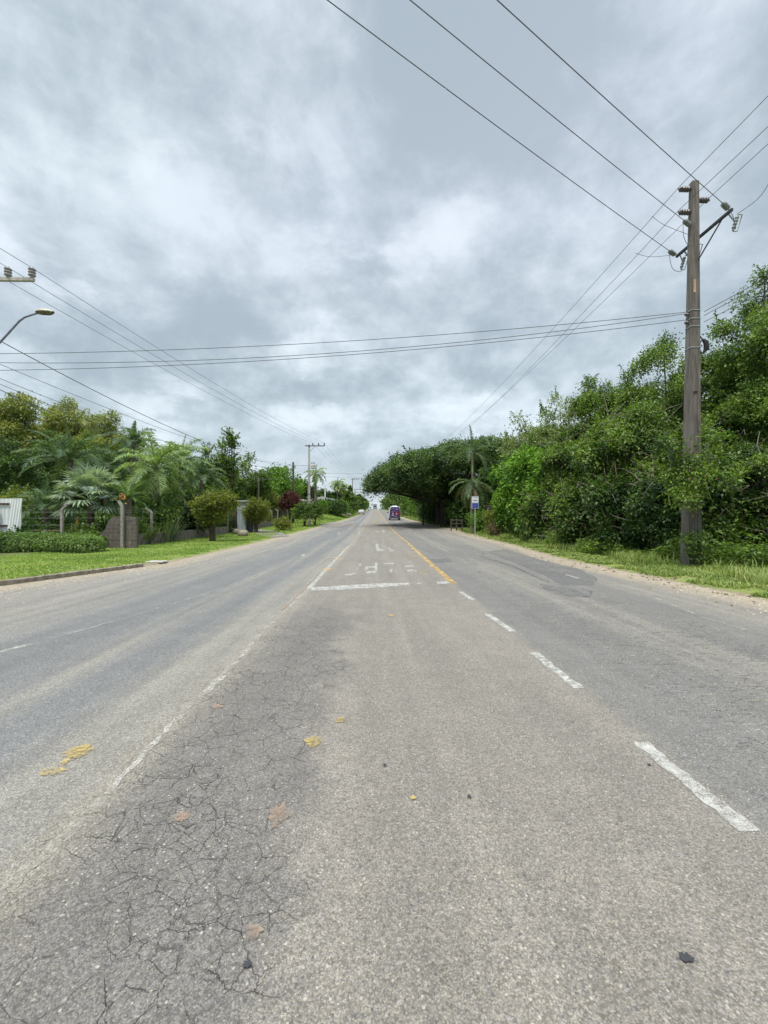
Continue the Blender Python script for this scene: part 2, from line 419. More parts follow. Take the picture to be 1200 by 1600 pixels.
# aggregate
wob = t.vm('ADD', p2, t.comb(t.m('MULTIPLY', nf, .006), t.m('MULTIPLY', nf, .004), 0.0))
v1 = t.new('ShaderNodeTexVoronoi'); t.put(v1.inputs['Vector'], wob); v1.inputs['Scale'].default_value = 150
vr, vg, vb = t.xyz(v1.outputs['Color'])
v2 = t.new('ShaderNodeTexVoronoi'); t.put(v2.inputs['Vector'], wob); v2.inputs['Scale'].default_value = 62
wr, wg, wb = t.xyz(v2.outputs['Color'])
k = t.m('MULTIPLY', t.rng(vr, 0, 1, .62, 1.34, False), t.rng(v1.outputs['Distance'], .1, .6, 1.12, .80))
coarse = t.m('MULTIPLY', t.rng(x, 2.0, 2.9), t.rng(x, 4.6, 5.2, 1, 0))
stone = t.m('MULTIPLY', t.m('GREATER_THAN', wg, .84), t.rng(v2.outputs['Distance'], .25, .40, 1, 0))
k = t.m('MULTIPLY', k, t.rng(wr, 0, 1, .86, 1.14, False))
col = t.mix(1.0, col, t.comb(k, k, t.m('MULTIPLY', k, t.rng(vb, 0, 1, .93, 1.07, False))), 'MULTIPLY')
col = t.mix(t.m('MULTIPLY', stone, .80), col, t.mix(wb, (.07, .07, .085), (.46, .42, .35)))
v3 = t.new('ShaderNodeTexVoronoi'); t.put(v3.inputs['Vector'], t.vm('ADD', wob, t.comb(nm_, 0.0, 0.0))); v3.inputs['Scale'].default_value = 26
ar, ag, ab = t.xyz(v3.outputs['Color'])
pit = t.m('MULTIPLY', t.m('MULTIPLY', t.m('GREATER_THAN', ag, .60), t.rng(v3.outputs['Distance'], .22, .42, 1, 0)), coarse)
col = t.mix(t.m('MULTIPLY', pit, .75), col, t.mix(t.m('GREATER_THAN', ar, .55), (.055, .05, .047), (.48, .42, .31)))
blotch = t.rng(t.noise(p2, 2.6, 6, .7), .35, .68, .93, 1.05)
blotch = t.m('MULTIPLY', blotch, t.rng(stretch, .3, .7, .92, 1.06))
col = t.mix(1.0, col, t.comb(blotch, blotch, blotch), 'MULTIPLY')
# cracks
cw = t.vm('ADD', p2, t.vm('MULTIPLY', t.vm('SUBTRACT', t.noise(p2, 5.5, 5, .65, out='Color'), (.5, .5, .5)), (.11, .11, 0)))
c1 = t.vor(cw, 5.4, 'DISTANCE_TO_EDGE'); c2 = t.vor(t.vm('ADD', cw, (5.3, 2.1, 0)), 9.5, 'DISTANCE_TO_EDGE')
cl1 = t.rng(c1, .001, .0105, 1, 0); cl2 = t.m('MULTIPLY', t.rng(c2, .003, .018, 1, 0), t.rng(t.noise(p2, 1.6, 2), .47, .55))
brk = t.m('MULTIPLY', t.rng(t.noise(p2, 7, 4, .65), .36, .56, .05, 1), t.rng(t.noise(p2, .9, 3, .6), .36, .50, .45, 1))
cm = t.m('MULTIPLY', t.m('MAXIMUM', cl1, t.m('MULTIPLY', cl2, .75)), t.m('MULTIPLY', crk_zone, brk))
c3 = t.vor(t.vm('ADD', cw, (9.3, 4.1, 0)), .75, 'DISTANCE_TO_EDGE')
cl3 = t.m('MULTIPLY', t.m('MULTIPLY', t.rng(c3, .002, .009, 1, 0), t.rng(y, 9, 13)), t.m('MULTIPLY', t.rng(x, 2.5, 3.2), t.rng(t.noise(p2, .35, 2), .5, .58)))
cm = t.m('MAXIMUM', cm, cl3)
col = t.mix(t.m('MULTIPLY', cm, .66), col, (.045, .040, .036))
# soil washed over the outer shoulders
e2 = t.m('ADD', ea, t.m('MULTIPLY', t.m('SUBTRACT', nb, .5), 1.3))
e2 = t.m('ADD', e2, t.m('MULTIPLY', t.m('SUBTRACT', nm_, .5), .7))
soil = t.mix(t.rng(nm_, .3, .7), DIRT, (.225, .18, .125)); soil = t.mix(t.rng(vr, 0, 1), soil, t.mix(.4, soil, (.46, .41, .33)))
sr = t.m('MULTIPLY', t.rng(e2, .35, 1.25, 1, 0), t.m('GREATER_THAN', x, 0))
sl = t.m('MULTIPLY', t.rng(e2, .1, 1.3, 1, 0), t.m('MULTIPLY', t.m('LESS_THAN', x, 0), .9))
col = t.mix(t.m('MAXIMUM', sr, sl), col, soil)
red = t.m('MULTIPLY', t.m('MULTIPLY', t.rng(x, -8.6, -6.2, 1, 0), t.rng(y, 11, 6.5)), t.rng(stretch, .45, .65))
col = t.mix(t.m('MULTIPLY', red, .5), col, (.34, .24, .17))
hgt = t.m('ADD', t.m('MULTIPLY', v1.outputs['Distance'], -.5), t.m('ADD', t.m('MULTIPLY', nf, .5), t.m('MULTIPLY', cm, -1.5)))
hgt = t.m('SUBTRACT', hgt, t.m('MULTIPLY', pit, 1.0))
principled(t, out, col, .82, t.bump(hgt, .006), spec=.35)

TC = np.linspace(0, 1, 25)
rr = ROWS[ROWS < 700]
X = xgl(rr)[:, None] * (1 - TC) + xgr(rr)[:, None] * TC; Y = np.repeat(rr[:, None], 25, 1); Z = R(Y)
grid('road', X, Y, Z, m_road)

# ------------------------------------------------------------------ road paint, patches, stains (thin sheets on the road)
def paint_mat(name, c, wear=.5, scale=40, soft=.08):
    m, t, out = material(name)
    pos = t.new('ShaderNodeNewGeometry').outputs['Position']
    n = t.m('ADD', t.m('MULTIPLY', t.noise(pos, scale, 4, .7), .6), t.m('MULTIPLY', t.noise(pos, scale / 9, 3, .6), .4))
    a = t.rng(n, wear - soft, wear + soft, 0, 1)
    b = t.new('ShaderNodeBsdfPrincipled'); v = t.rng(t.noise(pos, 14, 4), .3, .7)
    t.put(b.inputs['Base Color'], t.mix(v, c, tuple(q * .72 for q in c))); b.inputs['Roughness'].default_value = .75
    tr = t.new('ShaderNodeBsdfTransparent'); mx = t.new('ShaderNodeMixShader'); t.put(mx.inputs[0], a)
    t.l.new(tr.outputs[0], mx.inputs[1]); t.l.new(b.outputs[0], mx.inputs[2]); t.l.new(mx.outputs[0], out.inputs[0]); return m
p_white = paint_mat('road_paint_white', (.50, .485, .44), .465, 110, .12)
p_white_worn = paint_mat('road_paint_white_worn', (.47, .45, .40), .51, 60, .12)
p_white_faint = paint_mat('road_paint_white_faint', (.44, .42, .36), .55, 30, .14)
p_yellow = paint_mat('road_paint_yellow', (.56, .37, .12), .47, 30, .10)
p_yellow_worn = paint_mat('road_paint_yellow_worn', (.50, .37, .13), .49, 45, .14)
p_orange = paint_mat('road_stain_orange', (.42, .29, .20), .52, 30, .25)
p_dark = paint_mat('road_tar_spot', (.04, .04, .045), .40, 60, .03)
p_crack = paint_mat('road_crack', (.10, .095, .088), .50, 25, .16)
p_patch = paint_mat('road_patch_asphalt', (.196, .194, .188), .53, 8, .28)
rndm = random.Random(5)
def sheet(name, poly, mat, dz=.004, jag=0):
    """poly: list of ground (x,y) points; laid on the road"""
    pts = []
    for i, (a, b) in enumerate(zip(poly, poly[1:] + poly[:1])):
        L = math.hypot(b[0] - a[0], b[1] - a[1]); k = max(1, int(L / (.12 if jag else 1.5)))
        for j in range(k):
            u = j / k; pts.append((a[0] + (b[0] - a[0]) * u + rndm.uniform(-jag, jag), a[1] + (b[1] - a[1]) * u + rndm.uniform(-jag, jag)))
    mb = MB(); mb.add([(p[0], p[1], float(R(p[1])) + dz) for p in pts], [list(range(len(pts)))])
    return tag(mb.build(name, mat), kind='structure')
def strip(name, pts, width, mat, dz=.004, step=.5, jag=0):
    """pts: ground (x,y) centre line"""
    out_ = []
    for a, b in zip(pts, pts[1:]):
        L = math.hypot(b[0] - a[0], b[1] - a[1]); k = max(1, int(L / step))
        for j in range(k): out_.append((a[0] + (b[0] - a[0]) * j / k, a[1] + (b[1] - a[1]) * j / k))
    out_.append(pts[-1]); vs = []
    if not hasattr(width, '__len__'): width = (width, width)
    for i, p in enumerate(out_):
        q0 = out_[max(i - 1, 0)]; q1 = out_[min(i + 1, len(out_) - 1)]
        tx, ty = q1[0] - q0[0], q1[1] - q0[1]; L = math.hypot(tx, ty); nx, ny = -ty / L, tx / L
        wd = (width[0] + (width[1] - width[0]) * i / (len(out_) - 1)) / 2
        for sg in (1, -1):
            o = wd + rndm.uniform(-jag, jag); X_, Y_ = p[0] + sg * nx * o, p[1] + sg * ny * o
            vs.append((X_, Y_, float(R(Y_)) + dz))
    mb = MB(); mb.add(vs, [(2 * i, 2 * i + 1, 2 * i + 3, 2 * i + 2) for i in range(len(out_) - 1)])
    return tag(mb.build(name, mat), kind='structure')
def g2(px, py): p = G(px, py); return (p.x, p.y)
def c8(*pts): return [g2(440 + a / 3.75, 800 + b / 3.75) for a, b in pts]

LX, RX = -1.55, 1.87
# dashes on the right of the middle lane
for a, b in (((1172, 1300), (1000, 1160)), ((905, 1076), (834, 1020)), ((801, 987), (760, 959)), ((740, 938), (719, 925))):
    strip('road_marking', [g2(*a), g2(*b)], .10, p_white, jag=.012, step=.05)
# old seam line left of the middle lane
seam = [g2(*p) for p in ((478, 924), (455, 945), (420, 980), (392, 1005), (368, 1035), (330, 1072), (285, 1115))]
strip('road_marking', seam, .055, p_white_worn, jag=.03, step=.1)
strip('road_marking', [g2(285, 1117), g2(250, 1150), g2(215, 1187), g2(172, 1235)], .04, p_white_worn, jag=.025, step=.06)
strip('road_marking', [g2(165, 1245), g2(110, 1300), g2(0, 1400)], .06, p_white_faint, jag=.02, step=.05)
strip('road_marking', [g2(545, 853), g2(520, 879), g2(482, 920)], .10, p_white, jag=.012, step=.12)
strip('road_marking', [g2(500, 895), g2(478, 918), g2(440, 955)], .035, p_orange, dz=.008, jag=.012, step=.1)
# stop bar and broken letters, traced on the ground
sheet('road_marking', c8((165, 443), (300, 437), (300, 458), (175, 462)), p_white, jag=.015)
sheet('road_marking', c8((300, 434), (440, 426), (600, 417), (745, 416), (747, 428), (600, 441), (440, 450), (300, 460)), p_white, jag=.01)
sheet('road_marking', c8((790, 415), (815, 414), (816, 421), (792, 422)), p_white)
sheet('road_marking', c8((905, 410), (985, 404), (1000, 420), (915, 423)), p_white)
for poly in (((550, 186), (566, 186), (570, 212), (598, 222), (590, 229), (556, 227)),
             ((622, 208), (634, 208), (645, 219), (636, 221)), ((630, 224), (656, 222), (660, 229), (636, 230)),
             ((548, 297), (562, 297), (560, 345), (546, 340)), ((490, 322), (508, 318), (552, 320), (552, 328), (512, 327), (500, 340), (488, 345)),
             ((490, 352), (510, 347), (562, 345), (550, 357), (500, 361)), ((588, 294), (604, 299), (660, 298), (656, 306), (602, 306)),
             ((634, 337), (650, 336), (648, 354), (634, 352)), ((370, 362), (395, 364), (440, 355), (436, 363), (398, 372), (372, 370)),
             ((446, 310), (460, 301), (470, 304), (462, 316)), ((438, 330), (450, 325), (444, 338), (436, 338)),
             ((748, 290), (760, 290), (760, 296), (750, 297)), ((716, 318), (768, 310), (776, 321), (730, 324)),
             ((728, 338), (768, 337), (776, 348), (740, 350)), ((778, 340), (792, 341), (794, 350), (780, 350)),
             ((545, 112), (572, 112), (572, 116), (545, 116)), ((586, 108), (602, 108), (606, 116), (590, 117)),
             ((116, 250), (134, 247), (138, 255), (118, 260)), ((455, 75), (470, 74), (472, 78), (456, 79)), ((448, 118), (458, 117), (456, 124), (446, 125)), ((325, 123), (345, 121), (346, 125), (326, 127))):
    sheet('road_marking', c8(*poly), p_white)
for poly in (((810, 348), (850, 342), (854, 348), (815, 354)), ((752, 264), (800, 258), (800, 265), (754, 270)), ((740, 232), (775, 236), (775, 240), (742, 238))):
    sheet('road_marking', c8(*poly), p_yellow_worn)
# yellow line and the closed tip of the central island
yl = [g2(*p) for p in ((709, 912), (668, 876), (638, 848.5), (612, 826), (598.5, 809.5))]
strip('road_marking', yl, (.17, .13), p_yellow, jag=.008, step=.3)
strip('road_marking', [yl[-1], g2(590, 813.5), g2(581.5, 819)], .16, p_yellow, dz=.007, step=.4)
strip('road_marking', [yl[-1], (yl[-1][0] - .3, 180), (yl[-1][0] - .6, 290)], .22, p_yellow, step=4)
# worn edge lines
strip('road_marking', [g2(0, 1019), g2(52, 1006)], .10, p_white_worn, jag=.02, step=.1)
strip('road_marking', [g2(80, 998), g2(200, 965), g2(330, 925), g2(430, 890)], .07, p_white_faint, jag=.02, step=.15)
strip('road_marking', [g2(1165, 985), g2(1100, 965), g2(1000, 925)], .08, p_white_faint, jag=.02, step=.15)
strip('road_marking', [g2(884, 898), g2(905, 904)], .12, p_white, jag=.01, step=.15)
strip('road_marking', [g2(885, 893), g2(800, 860), g2(745, 840)], .09, p_white_faint, jag=.02, step=.3)
# tar and asphalt repair patches on the right-hand lane
sheet('road_patch', [g2(*p) for p in ((760, 862), (790, 858), (850, 876), (905, 889), (935, 905), (925, 915), (880, 915), (845, 897), (800, 878))], p_patch, jag=.05)
sheet('road_patch', [g2(*p) for p in ((845, 912), (900, 921), (925, 934), (890, 932), (850, 921))], p_patch, dz=.008, jag=.05)
sheet('road_patch', [g2(*p) for p in ((672, 874), (700, 872), (706, 878), (680, 880))], p_patch, jag=.06)
strip('road_patch', [g2(*p) for p in ((742, 864), (756, 864), (752, 869), (785, 880), (800, 884), (830, 898), (858, 911))], .045, p_crack, dz=.012, jag=.025, step=.12)
strip('road_patch', [g2(*p) for p in ((905, 918), (924, 925), (920, 932), (912, 933))], .03, p_crack, dz=.012, jag=.015, step=.2)
# paint drips, rusty stains and tar spots
def blob(px, py, rx, ry, mat, name='road_marking'):
    x0, y0 = g2(px, py); k = 26
    pts = [(x0 + rx * math.cos(a) * rndm.uniform(.55, 1.15), y0 + ry * math.sin(a) * rndm.uniform(.55, 1.15)) for a in [2 * math.pi * i / k for i in range(k)]]
    sheet(name, pts, mat, dz=.009)
blob(123, 1175, .10, .085, p_yellow_worn); blob(101, 1192, .03, .05, p_yellow_worn); blob(82, 1207, .085, .045, p_yellow_worn)
blob(488, 1160, .06, .075, p_yellow_worn); blob(531, 1126, .045, .06, p_yellow_worn); blob(645, 1248, .018, .018, p_yellow_worn); blob(611, 962, .06, .10, p_yellow_worn)
blob(435, 1275, .05, .09, p_orange, 'road_patch'); blob(284, 1278, .045, .045, p_orange, 'road_patch'); blob(397, 1458, .035, .03, p_orange, 'road_patch')
blob(340, 1105, .05, .04, p_orange, 'road_patch')
blob(1073, 1500, .028, .020, p_dark, 'road_patch'); blob(386, 1510, .017, .016, p_dark, 'road_patch'); blob(733, 1246, .014, .016, p_dark, 'road_patch')
blob(601, 1197, .012, .014, p_dark, 'road_patch'); blob(1014, 1196, .012, .014, p_dark, 'road_patch')
m_stud = simple('stud_yellow', (.42, .31, .14), (.27, .21, .11), 20, .7)
for i, (cx_, cy_, side_, lab) in enumerate(((370, 225, 'l', 'farthest of three yellow domed studs on the white lane line'), (325, 268, 'l', 'middle of three yellow domed studs on the white lane line'), (270, 338, 'l', 'nearest of three yellow domed studs on the white lane line'),
                                  (768, 216, 'r', 'farthest of three yellow domed studs on the yellow line'), (812, 252, 'r', 'middle of three yellow domed studs on the yellow line'), (884, 318, 'r', 'nearest of three yellow domed studs on the yellow line'))):
    q_ = G(440 + cx_ / 3.75, 800 + cy_ / 3.75); q_.z = float(R(q_.y)); sb = MB(); vs = []; wd_, dp_ = (.17, .085) if side_ == 'l' else (.12, .07)
    for a in range(6):
        for c in range(14):
            th = math.pi / 2 * a / 5; ph = 2 * math.pi * c / 14; vs.append((wd_ * math.cos(th) * math.cos(ph), dp_ * math.cos(th) * math.sin(ph), .042 * math.sin(th)))
    sb.add(vs, [(a * 14 + c, a * 14 + (c + 1) % 14, (a + 1) * 14 + (c + 1) % 14, (a + 1) * 14 + c) for a in range(5) for c in range(14)], smooth=True)
    tag(sb.build('road_stud', m_stud, None, q_), lab, 'road stud', 'yellow road studs')
# side entrance of gravelly asphalt on the left, beyond the far pole
m_gravel = simple('gravel_track', (.24, .22, .19), (.15, .135, .115), 3, .95, bump=.02)
def ground_patch(name, poly, mat, dz=.02):
    mb = MB(); mb.add([(p[0], p[1], float(H(p[0], p[1])) + dz) for p in poly], [list(range(len(poly)))])
    return tag(mb.build(name, mat), kind='structure')

ground_patch('side_track', [(G(px, py).x, G(px, py).y) for px, py in ((503, 823), (498, 816), (516, 815.5), (536, 817), (552, 814), (556, 818), (530, 824))], m_gravel, .03)
ground_patch('side_track', [(G(px, py).x, G(px, py).y) for px, py in ((398, 834), (392, 829), (410, 827), (440, 832), (452, 838), (425, 840))], m_gravel, .03)
# ------------------------------------------------------------------ kerb and drain
kb = MB(); ys = np.arange(-12, 14.45, .5); prof = [(-.02, -.05), (-.02, .105), (-.035, .12), (-.13, .12), (-.14, .10), (-.14, -.05)]
vs = []
for i, yy in enumerate(ys):
    for ox, oz in prof:
        vs.append((float(xgl(yy)) + ox + rndm.uniform(-.006, .006), yy, float(R(yy)) + oz + rndm.uniform(-.006, .006)))
k = len(prof)
kb.add(vs, [(i * k + j, i * k + j + 1, (i + 1) * k + j + 1, (i + 1) * k + j) for i in range(len(ys) - 1) for j in range(k - 1)] + [list(range((len(ys) - 1) * k, len(ys) * k))])
tag(kb.build('kerb', m_kerb), kind='structure')
p = G(253, 881)
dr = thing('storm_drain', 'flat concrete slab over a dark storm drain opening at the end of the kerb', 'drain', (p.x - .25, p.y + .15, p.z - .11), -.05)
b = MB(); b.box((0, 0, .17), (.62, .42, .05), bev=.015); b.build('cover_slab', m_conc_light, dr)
b = MB(); b.box((0, -.02, .06), (.54, .32, .17), m=0); b.build('opening', m_black, dr)  # solid black block painted as the shade inside the inlet
b = MB(); b.box((-.30, -.02, .06), (.07, .38, .15), bev=.01); b.build('side_wall', m_kerb, dr); b = MB(); b.box((.30, -.02, .05), (.06, .36, .15), bev=.01); b.build('side_wall', m_kerb, dr)

# ------------------------------------------------------------------ utility poles
def tee_shaft(mb, h, w0, d0, w1, d1, recess, lean=(0, 0)):
    zs = [-.3]
    for a, b in recess: zs += [a, a + .06, b - .06, b]
    zs.append(h); rec = [0] + [q for _ in recess for q in (0, .05, .05, 0)] + [0]; vs = []
    for z_, r_ in zip(zs, rec):
        u = max(0, z_) / h; w_ = (w0 + (w1 - w0) * u) / 2; d_ = (d0 + (d1 - d0) * u) / 2; r_ = max(.0005, r_ * (1 - .4 * u)); c_ = w_ * .5
        sec = [(-w_, -d_), (-c_, -d_), (-c_ * .9, -d_ + r_), (c_ * .9, -d_ + r_), (c_, -d_), (w_, -d_), (w_, d_), (c_, d_), (c_ * .9, d_ - r_), (-c_ * .9, d_ - r_), (-c_, d_), (-w_, d_)]
        vs += [(x_ + lean[0] * u, y_ + lean[1] * u, z_) for x_, y_ in sec]
    n_ = 12; L = len(zs)
    mb.add(vs, [(i * n_ + j, i * n_ + (j + 1) % n_, (i + 1) * n_ + (j + 1) % n_, (i + 1) * n_ + j) for i in range(L - 1) for j in range(n_)] + [list(range((L - 1) * n_, L * n_))])
def insulator(mb, base, axis, length, r, sheds=5, m=0):
    prof = [(0, r * .45), (length * .08, r * .45)]
    for i in range(sheds):
        a = .1 + .8 * i / sheds; s_ = .8 / sheds
        prof += [(length * (a + .05 * s_), r * .62), (length * (a + .35 * s_), r), (length * (a + .7 * s_), r * .95), (length * (a + .9 * s_), r * .62)]
    prof += [(length * .93, r * .4), (length, r * .35)]
    mb.lathe(base, axis, prof, 12, m)
def strap(parent, z_, w_, d_, off=(0, 0), mat=None):
    b = MB(); b.box((off[0], off[1], z_), (w_ + .03, d_ + .03, .035), bev=.008); b.build('strap', mat or m_steel, parent)

def wire(p, q, sag, r, label, group=None, cat='power line', n=26, name='overhead_wire'):
    p, q = Vector(p), Vector(q)
    pts = [p.lerp(q, i / n) - Vector((0, 0, 4 * sag * (i / n) * (1 - i / n))) for i in range(n + 1)]
    o0 = pts[0].copy(); b = MB(); b.tube([a - o0 for a in pts], r * .78, 5); o = b.build(name, m_wire, None, o0)
    return tag(o, label, cat, group)
def wirepart(parent, pts, r=.008, name='jumper_wire'):
    b = MB(); P_ = [Vector(a) for a in pts]; out_ = []
    for i in range(len(P_) - 1):          # catmull-rom
        a, b_, c_, d_ = P_[max(i - 1, 0)], P_[i], P_[i + 1], P_[min(i + 2, len(P_) - 1)]
        for k_ in range(6):
            u = k_ / 6; out_.append(.5 * ((2 * b_) + (c_ - a) * u + (2 * a - 5 * b_ + 4 * c_ - d_) * u * u + (3 * b_ - a - 3 * c_ + d_) * u ** 3))
    out_.append(P_[-1]); b.tube(out_, r, 5); return b.build(name, m_wire, parent)

# --- the big concrete pole on the right
PY = 13.0
PX = gx(1097, PY - .2) - .20
RP = onground(PX, PY, -.05)
rp = thing('utility_pole', 'tall weathered concrete utility pole rising out of the bushes on the right', 'utility pole', RP)
HT = at(1090, 285, PY).z - RP.z
b = MB(); tee_shaft(b, HT, .42, .38, .20, .17, [(.25, 2.35), (2.75, 5.45 - RP.z - .1)], (.10, 0)); b.build('shaft', m_conc, rp)
def rl(px, py, Y): return at(px, py, Y) - RP
lx = lambda z_: .10 * z_ / HT
insz = []
for i, (px, py, sg) in enumerate(((1087, 296, -1), (1097, 313, 1), (1087, 332, -1))):
    z_ = rl(px, py, PY).z; b = MB(); x0 = lx(z_) + sg * .10
    insulator(b, (x0, -.0, z_), (sg, 0, 0), .40, .085, 4); b.build('insulator', m_porcelain, rp); insz.append(Vector((x0 + sg * .38, 0, z_ + .07)))
ZA = rl(1061, 399, 14.05).z
XA = lx(ZA) + .27
b = MB(); b.box((XA, 0, ZA), (.075, 2.25, .09), bev=.01); b.build('crossarm', m_dark_metal, rp)
b = MB(); b.tube([(XA, -.75, ZA - .05), (lx(ZA - .8) + .08, -.10, ZA - .85)], .022, 6); b.tube([(XA, .75, ZA - .05), (lx(ZA - .8) + .08, .10, ZA - .85)], .022, 6); b.build('brace', m_dark_metal, rp)
WD = Vector((-15.5 - PX, -2.5 - PY, 0)).normalized()
ends = []
for yy in (1.08, .0, -1.08):
    base_ = Vector((XA - .06, yy, ZA + .02)) + WD * .05 if yy else Vector((lx(ZA) - .12, 0, ZA + .30)); b = MB()
    insulator(b, base_, WD, .42, .075, 4); b.build('insulator', m_polymer, rp); ends.append(base_ + WD * .44)
for yy in (-1.0, .35, .95):
    px_a = XA + .20 if yy < 0 else XA + .1
    b = MB(); c0 = Vector((px_a, yy, ZA - .30)); tilt = Vector((.22, -.15, 1)).normalized()
    insulator(b, c0 - tilt * .22, tilt, .44, .055, 4); b.build('fuse_cutout', m_polymer, rp)
    b = MB(); b.tube([c0 - tilt * .24, c0 - tilt * .24 + Vector((.13, 0, 0)), c0 + tilt * .22 + Vector((.13, 0, 0)), c0 + tilt * .22], .016, 6)
    b.tube([c0, Vector((XA, yy, ZA - .06))], .02, 6); b.build('fuse_tube', m_steel, rp)
wirepart(rp, [ends[2] , ends[2] + Vector((.3, 0, -.35)), Vector((XA + .2, -1.0, ZA - .5))])
wirepart(rp, [ends[0], ends[0] + Vector((.15, .05, -.55)), Vector((XA, .95, ZA - .62)), Vector((XA + .1, .95, ZA - .5))])
wirepart(rp, [ends[1], ends[1] + Vector((.1, .1, -.5)), Vector((XA + .1, .35, ZA - .5))])
wirepart(rp, [insz[1] + Vector((.0, -2.2, .1)), insz[1] + Vector((.25, -2.0, -.5)), insz[1] + Vector((.2, -1.6, -1.1)), Vector((XA + .25, -1.0, ZA - .05))])
wirepart(rp, [insz[0] + Vector((0, 1.3, 0)), insz[0] + Vector((.2, .9, -.6)), Vector((XA + .1, .35, ZA + .15))])
wirepart(rp, [insz[2] + Vector((0, 2.2, 0)), insz[2] + Vector((.2, 1.6, -.5)), Vector((XA + .1, .95, ZA))])
for py in (487, 500, 512, 545):
    z_ = rl(1085, py, PY).z; u = z_ / HT; strap(rp, z_, .42 - .22 * u, .38 - .21 * u, (lx(z_), 0))
# orange number plate with a vertical number
z_ = rl(1086, 450, PY).z; u = z_ / HT
b = MB(); b.box((lx(z_) - .045, -(.38 - .21 * u) / 2 - .006, z_), (.075, .012, .42)); b.build('number_plate', simple('plate_orange', (.55, .30, .16), (.45, .22, .12), 8), rp)
b = MB()
for i, segs in enumerate(('abcdef', 'bc', 'abged', 'abgcd')):
    cz = z_ + .15 - i * .10; hw, hh = .018, .034; L_ = dict(a=((-hw, hh), (hw, hh)), b=((hw, hh), (hw, 0)), c=((hw, 0), (hw, -hh)), d=((-hw, -hh), (hw, -hh)), e=((-hw, 0), (-hw, -hh)), f=((-hw, hh), (-hw, 0)), g=((-hw, 0), (hw, 0)))
    for s_ in segs:
        (a0, b0), (a1, b1) = L_[s_]; b.box((lx(z_) - .045 + (a0 + a1) / 2, -(.38 - .21 * u) / 2 - .014, cz + (b0 + b1) / 2), (abs(a1 - a0) + .010, .004, abs(b1 - b0) + .010))
b.build('plate_number', simple('plate_digits', (.75, .72, .68)), rp)
# black cable closure and coil hanging on the right side
z_ = rl(1105, 540, PY).z
b = MB(); b.tube([(.34, -.05, z_ + .18), (.42, -.08, z_ + .08), (.44, -.08, z_ - .12), (.36, -.06, z_ - .25)], [.035, .075, .075, .03], 10); b.tube([(.17, -.02, z_ + .42), (.24, -.04, z_ + .30), (.34, -.05, z_ + .17)], .02, 6)
for q in range(3): b.tube([Vector((.30 + .10 * math.cos(a), -.10 + .02 * q, z_ - .08 + .20 * math.sin(a))) for a in [k_ * .3 for k_ in range(22)]], .012, 5)
b.build('cable_coil', m_black, rp)
for dz_ in (0.0, .26):
    z_ = rl(1078, 492, PY).z - dz_; b = MB(); insulator(b, (lx(z_) - .15, -.02, z_), (-1, 0, 0), .14, .05, 2); b.build('insulator', m_porcelain, rp)

# --- left-hand line: near pole (mostly off frame), far poles
def left_pole(name, label, base, h, lod=0, lamp=None, arm=2.7, group=None):
    r_ = thing(name, label, 'utility pole', base, group=group)
    b = MB(); tee_shaft(b, h, .40, .34, .19, .16, [(.8, 3.2), (3.6, 6.0)] if lod < 2 else [(1, 5)]); b.build('shaft', m_conc_light if lod == 1 else m_conc, r_)
    za = h - .25
    b = MB(); b.box((arm / 2 - .55, -.13, za), (arm, .10, .12), bev=.01); b.build('crossarm', m_conc_light if lod == 0 else m_dark_metal, r_)
    for ox in (arm - .62, arm - 1.40, arm - 2.18):
        b = MB(); insulator(b, (ox, -.13, za + .06), (0, 0, 1), .36, .11 if lod == 0 else .09, 3); b.build('insulator', m_porc_grey if lod == 0 else m_porcelain, r_)
    if lod < 2:
        b = MB(); b.tube([(.9, -.13, za - .05), (.05, -.1, za - .75)], .02, 6); b.build('brace', m_dark_metal, r_)
    return r_, za + .42
LPX = at(52, 437, 14).x + .03 - 2.15
LP = onground(LPX, 14.13, -.05)
hL = at(52, 437, 14).z - LP.z + .25
lp, ztop = left_pole('utility_pole', 'near left utility pole whose pale crossarm enters at the left edge', LP, hL)
LTOP = LP.z + ztop
# street lamp on the near left pole
lm = thing('street_lamp', 'street lamp with a bent arm and a cream bowl reaching in from the left edge', 'street lamp', Vector((LP.x + .12, 14.0, at(-40, 570, 14).z)))
def ll(px, py): return at(px, py, 13.9) - lm.location
b = MB(); b.tube([Vector((0, 0, 0)), ll(0, 535), ll(30, 502), ll(38, 496), ll(48, 492.5), ll(60, 489)], [.035, .032, .03, .03, .028, .028], 8); b.box((-.02, .02, 0), (.10, .08, .3), bev=.01); b.build('arm', simple('lamp_arm_paint', (.22, .22, .30), (.15, .15, .22), 6, .5), lm)
c0 = ll(70, 488)
head = MB(); rings = []; vs = []
N = 16; prof = [(-.30, .05, .04), (-.24, .10, .075), (-.10, .14, .10), (.08, .145, .11), (.20, .12, .09), (.28, .05, .04)]
for ox, hw, hh in prof:
    for j in range(9):
        a = math.pi * j / 8; vs.append(c0 + Vector((ox, hw * math.cos(a), hh * math.sin(a))))
head.add(vs, [(i * 9 + j, (i + 1) * 9 + j, (i + 1) * 9 + j + 1, i * 9 + j + 1) for i in range(5) for j in range(8)], smooth=True)
head.build('lamp_hood', simple('lamp_hood_paint', (.50, .47, .34), (.38, .35, .26), 5, .5), lm)
vs = []
for ox, hw, hh in prof:
    for j in range(9):
        a = math.pi * j / 8; vs.append(c0 + Vector((ox * .93, hw * .93 * math.cos(a), -hh * .75 * math.sin(a) - .002)))
b = MB(); b.add(vs, [(i * 9 + j, (i + 1) * 9 + j, (i + 1) * 9 + j + 1, i * 9 + j + 1) for i in range(5) for j in range(8)], smooth=True); b.build('lamp_bowl', simple('lamp_bowl_glass', (.16, .14, .12), (.10, .09, .08), 5, .2), lm)

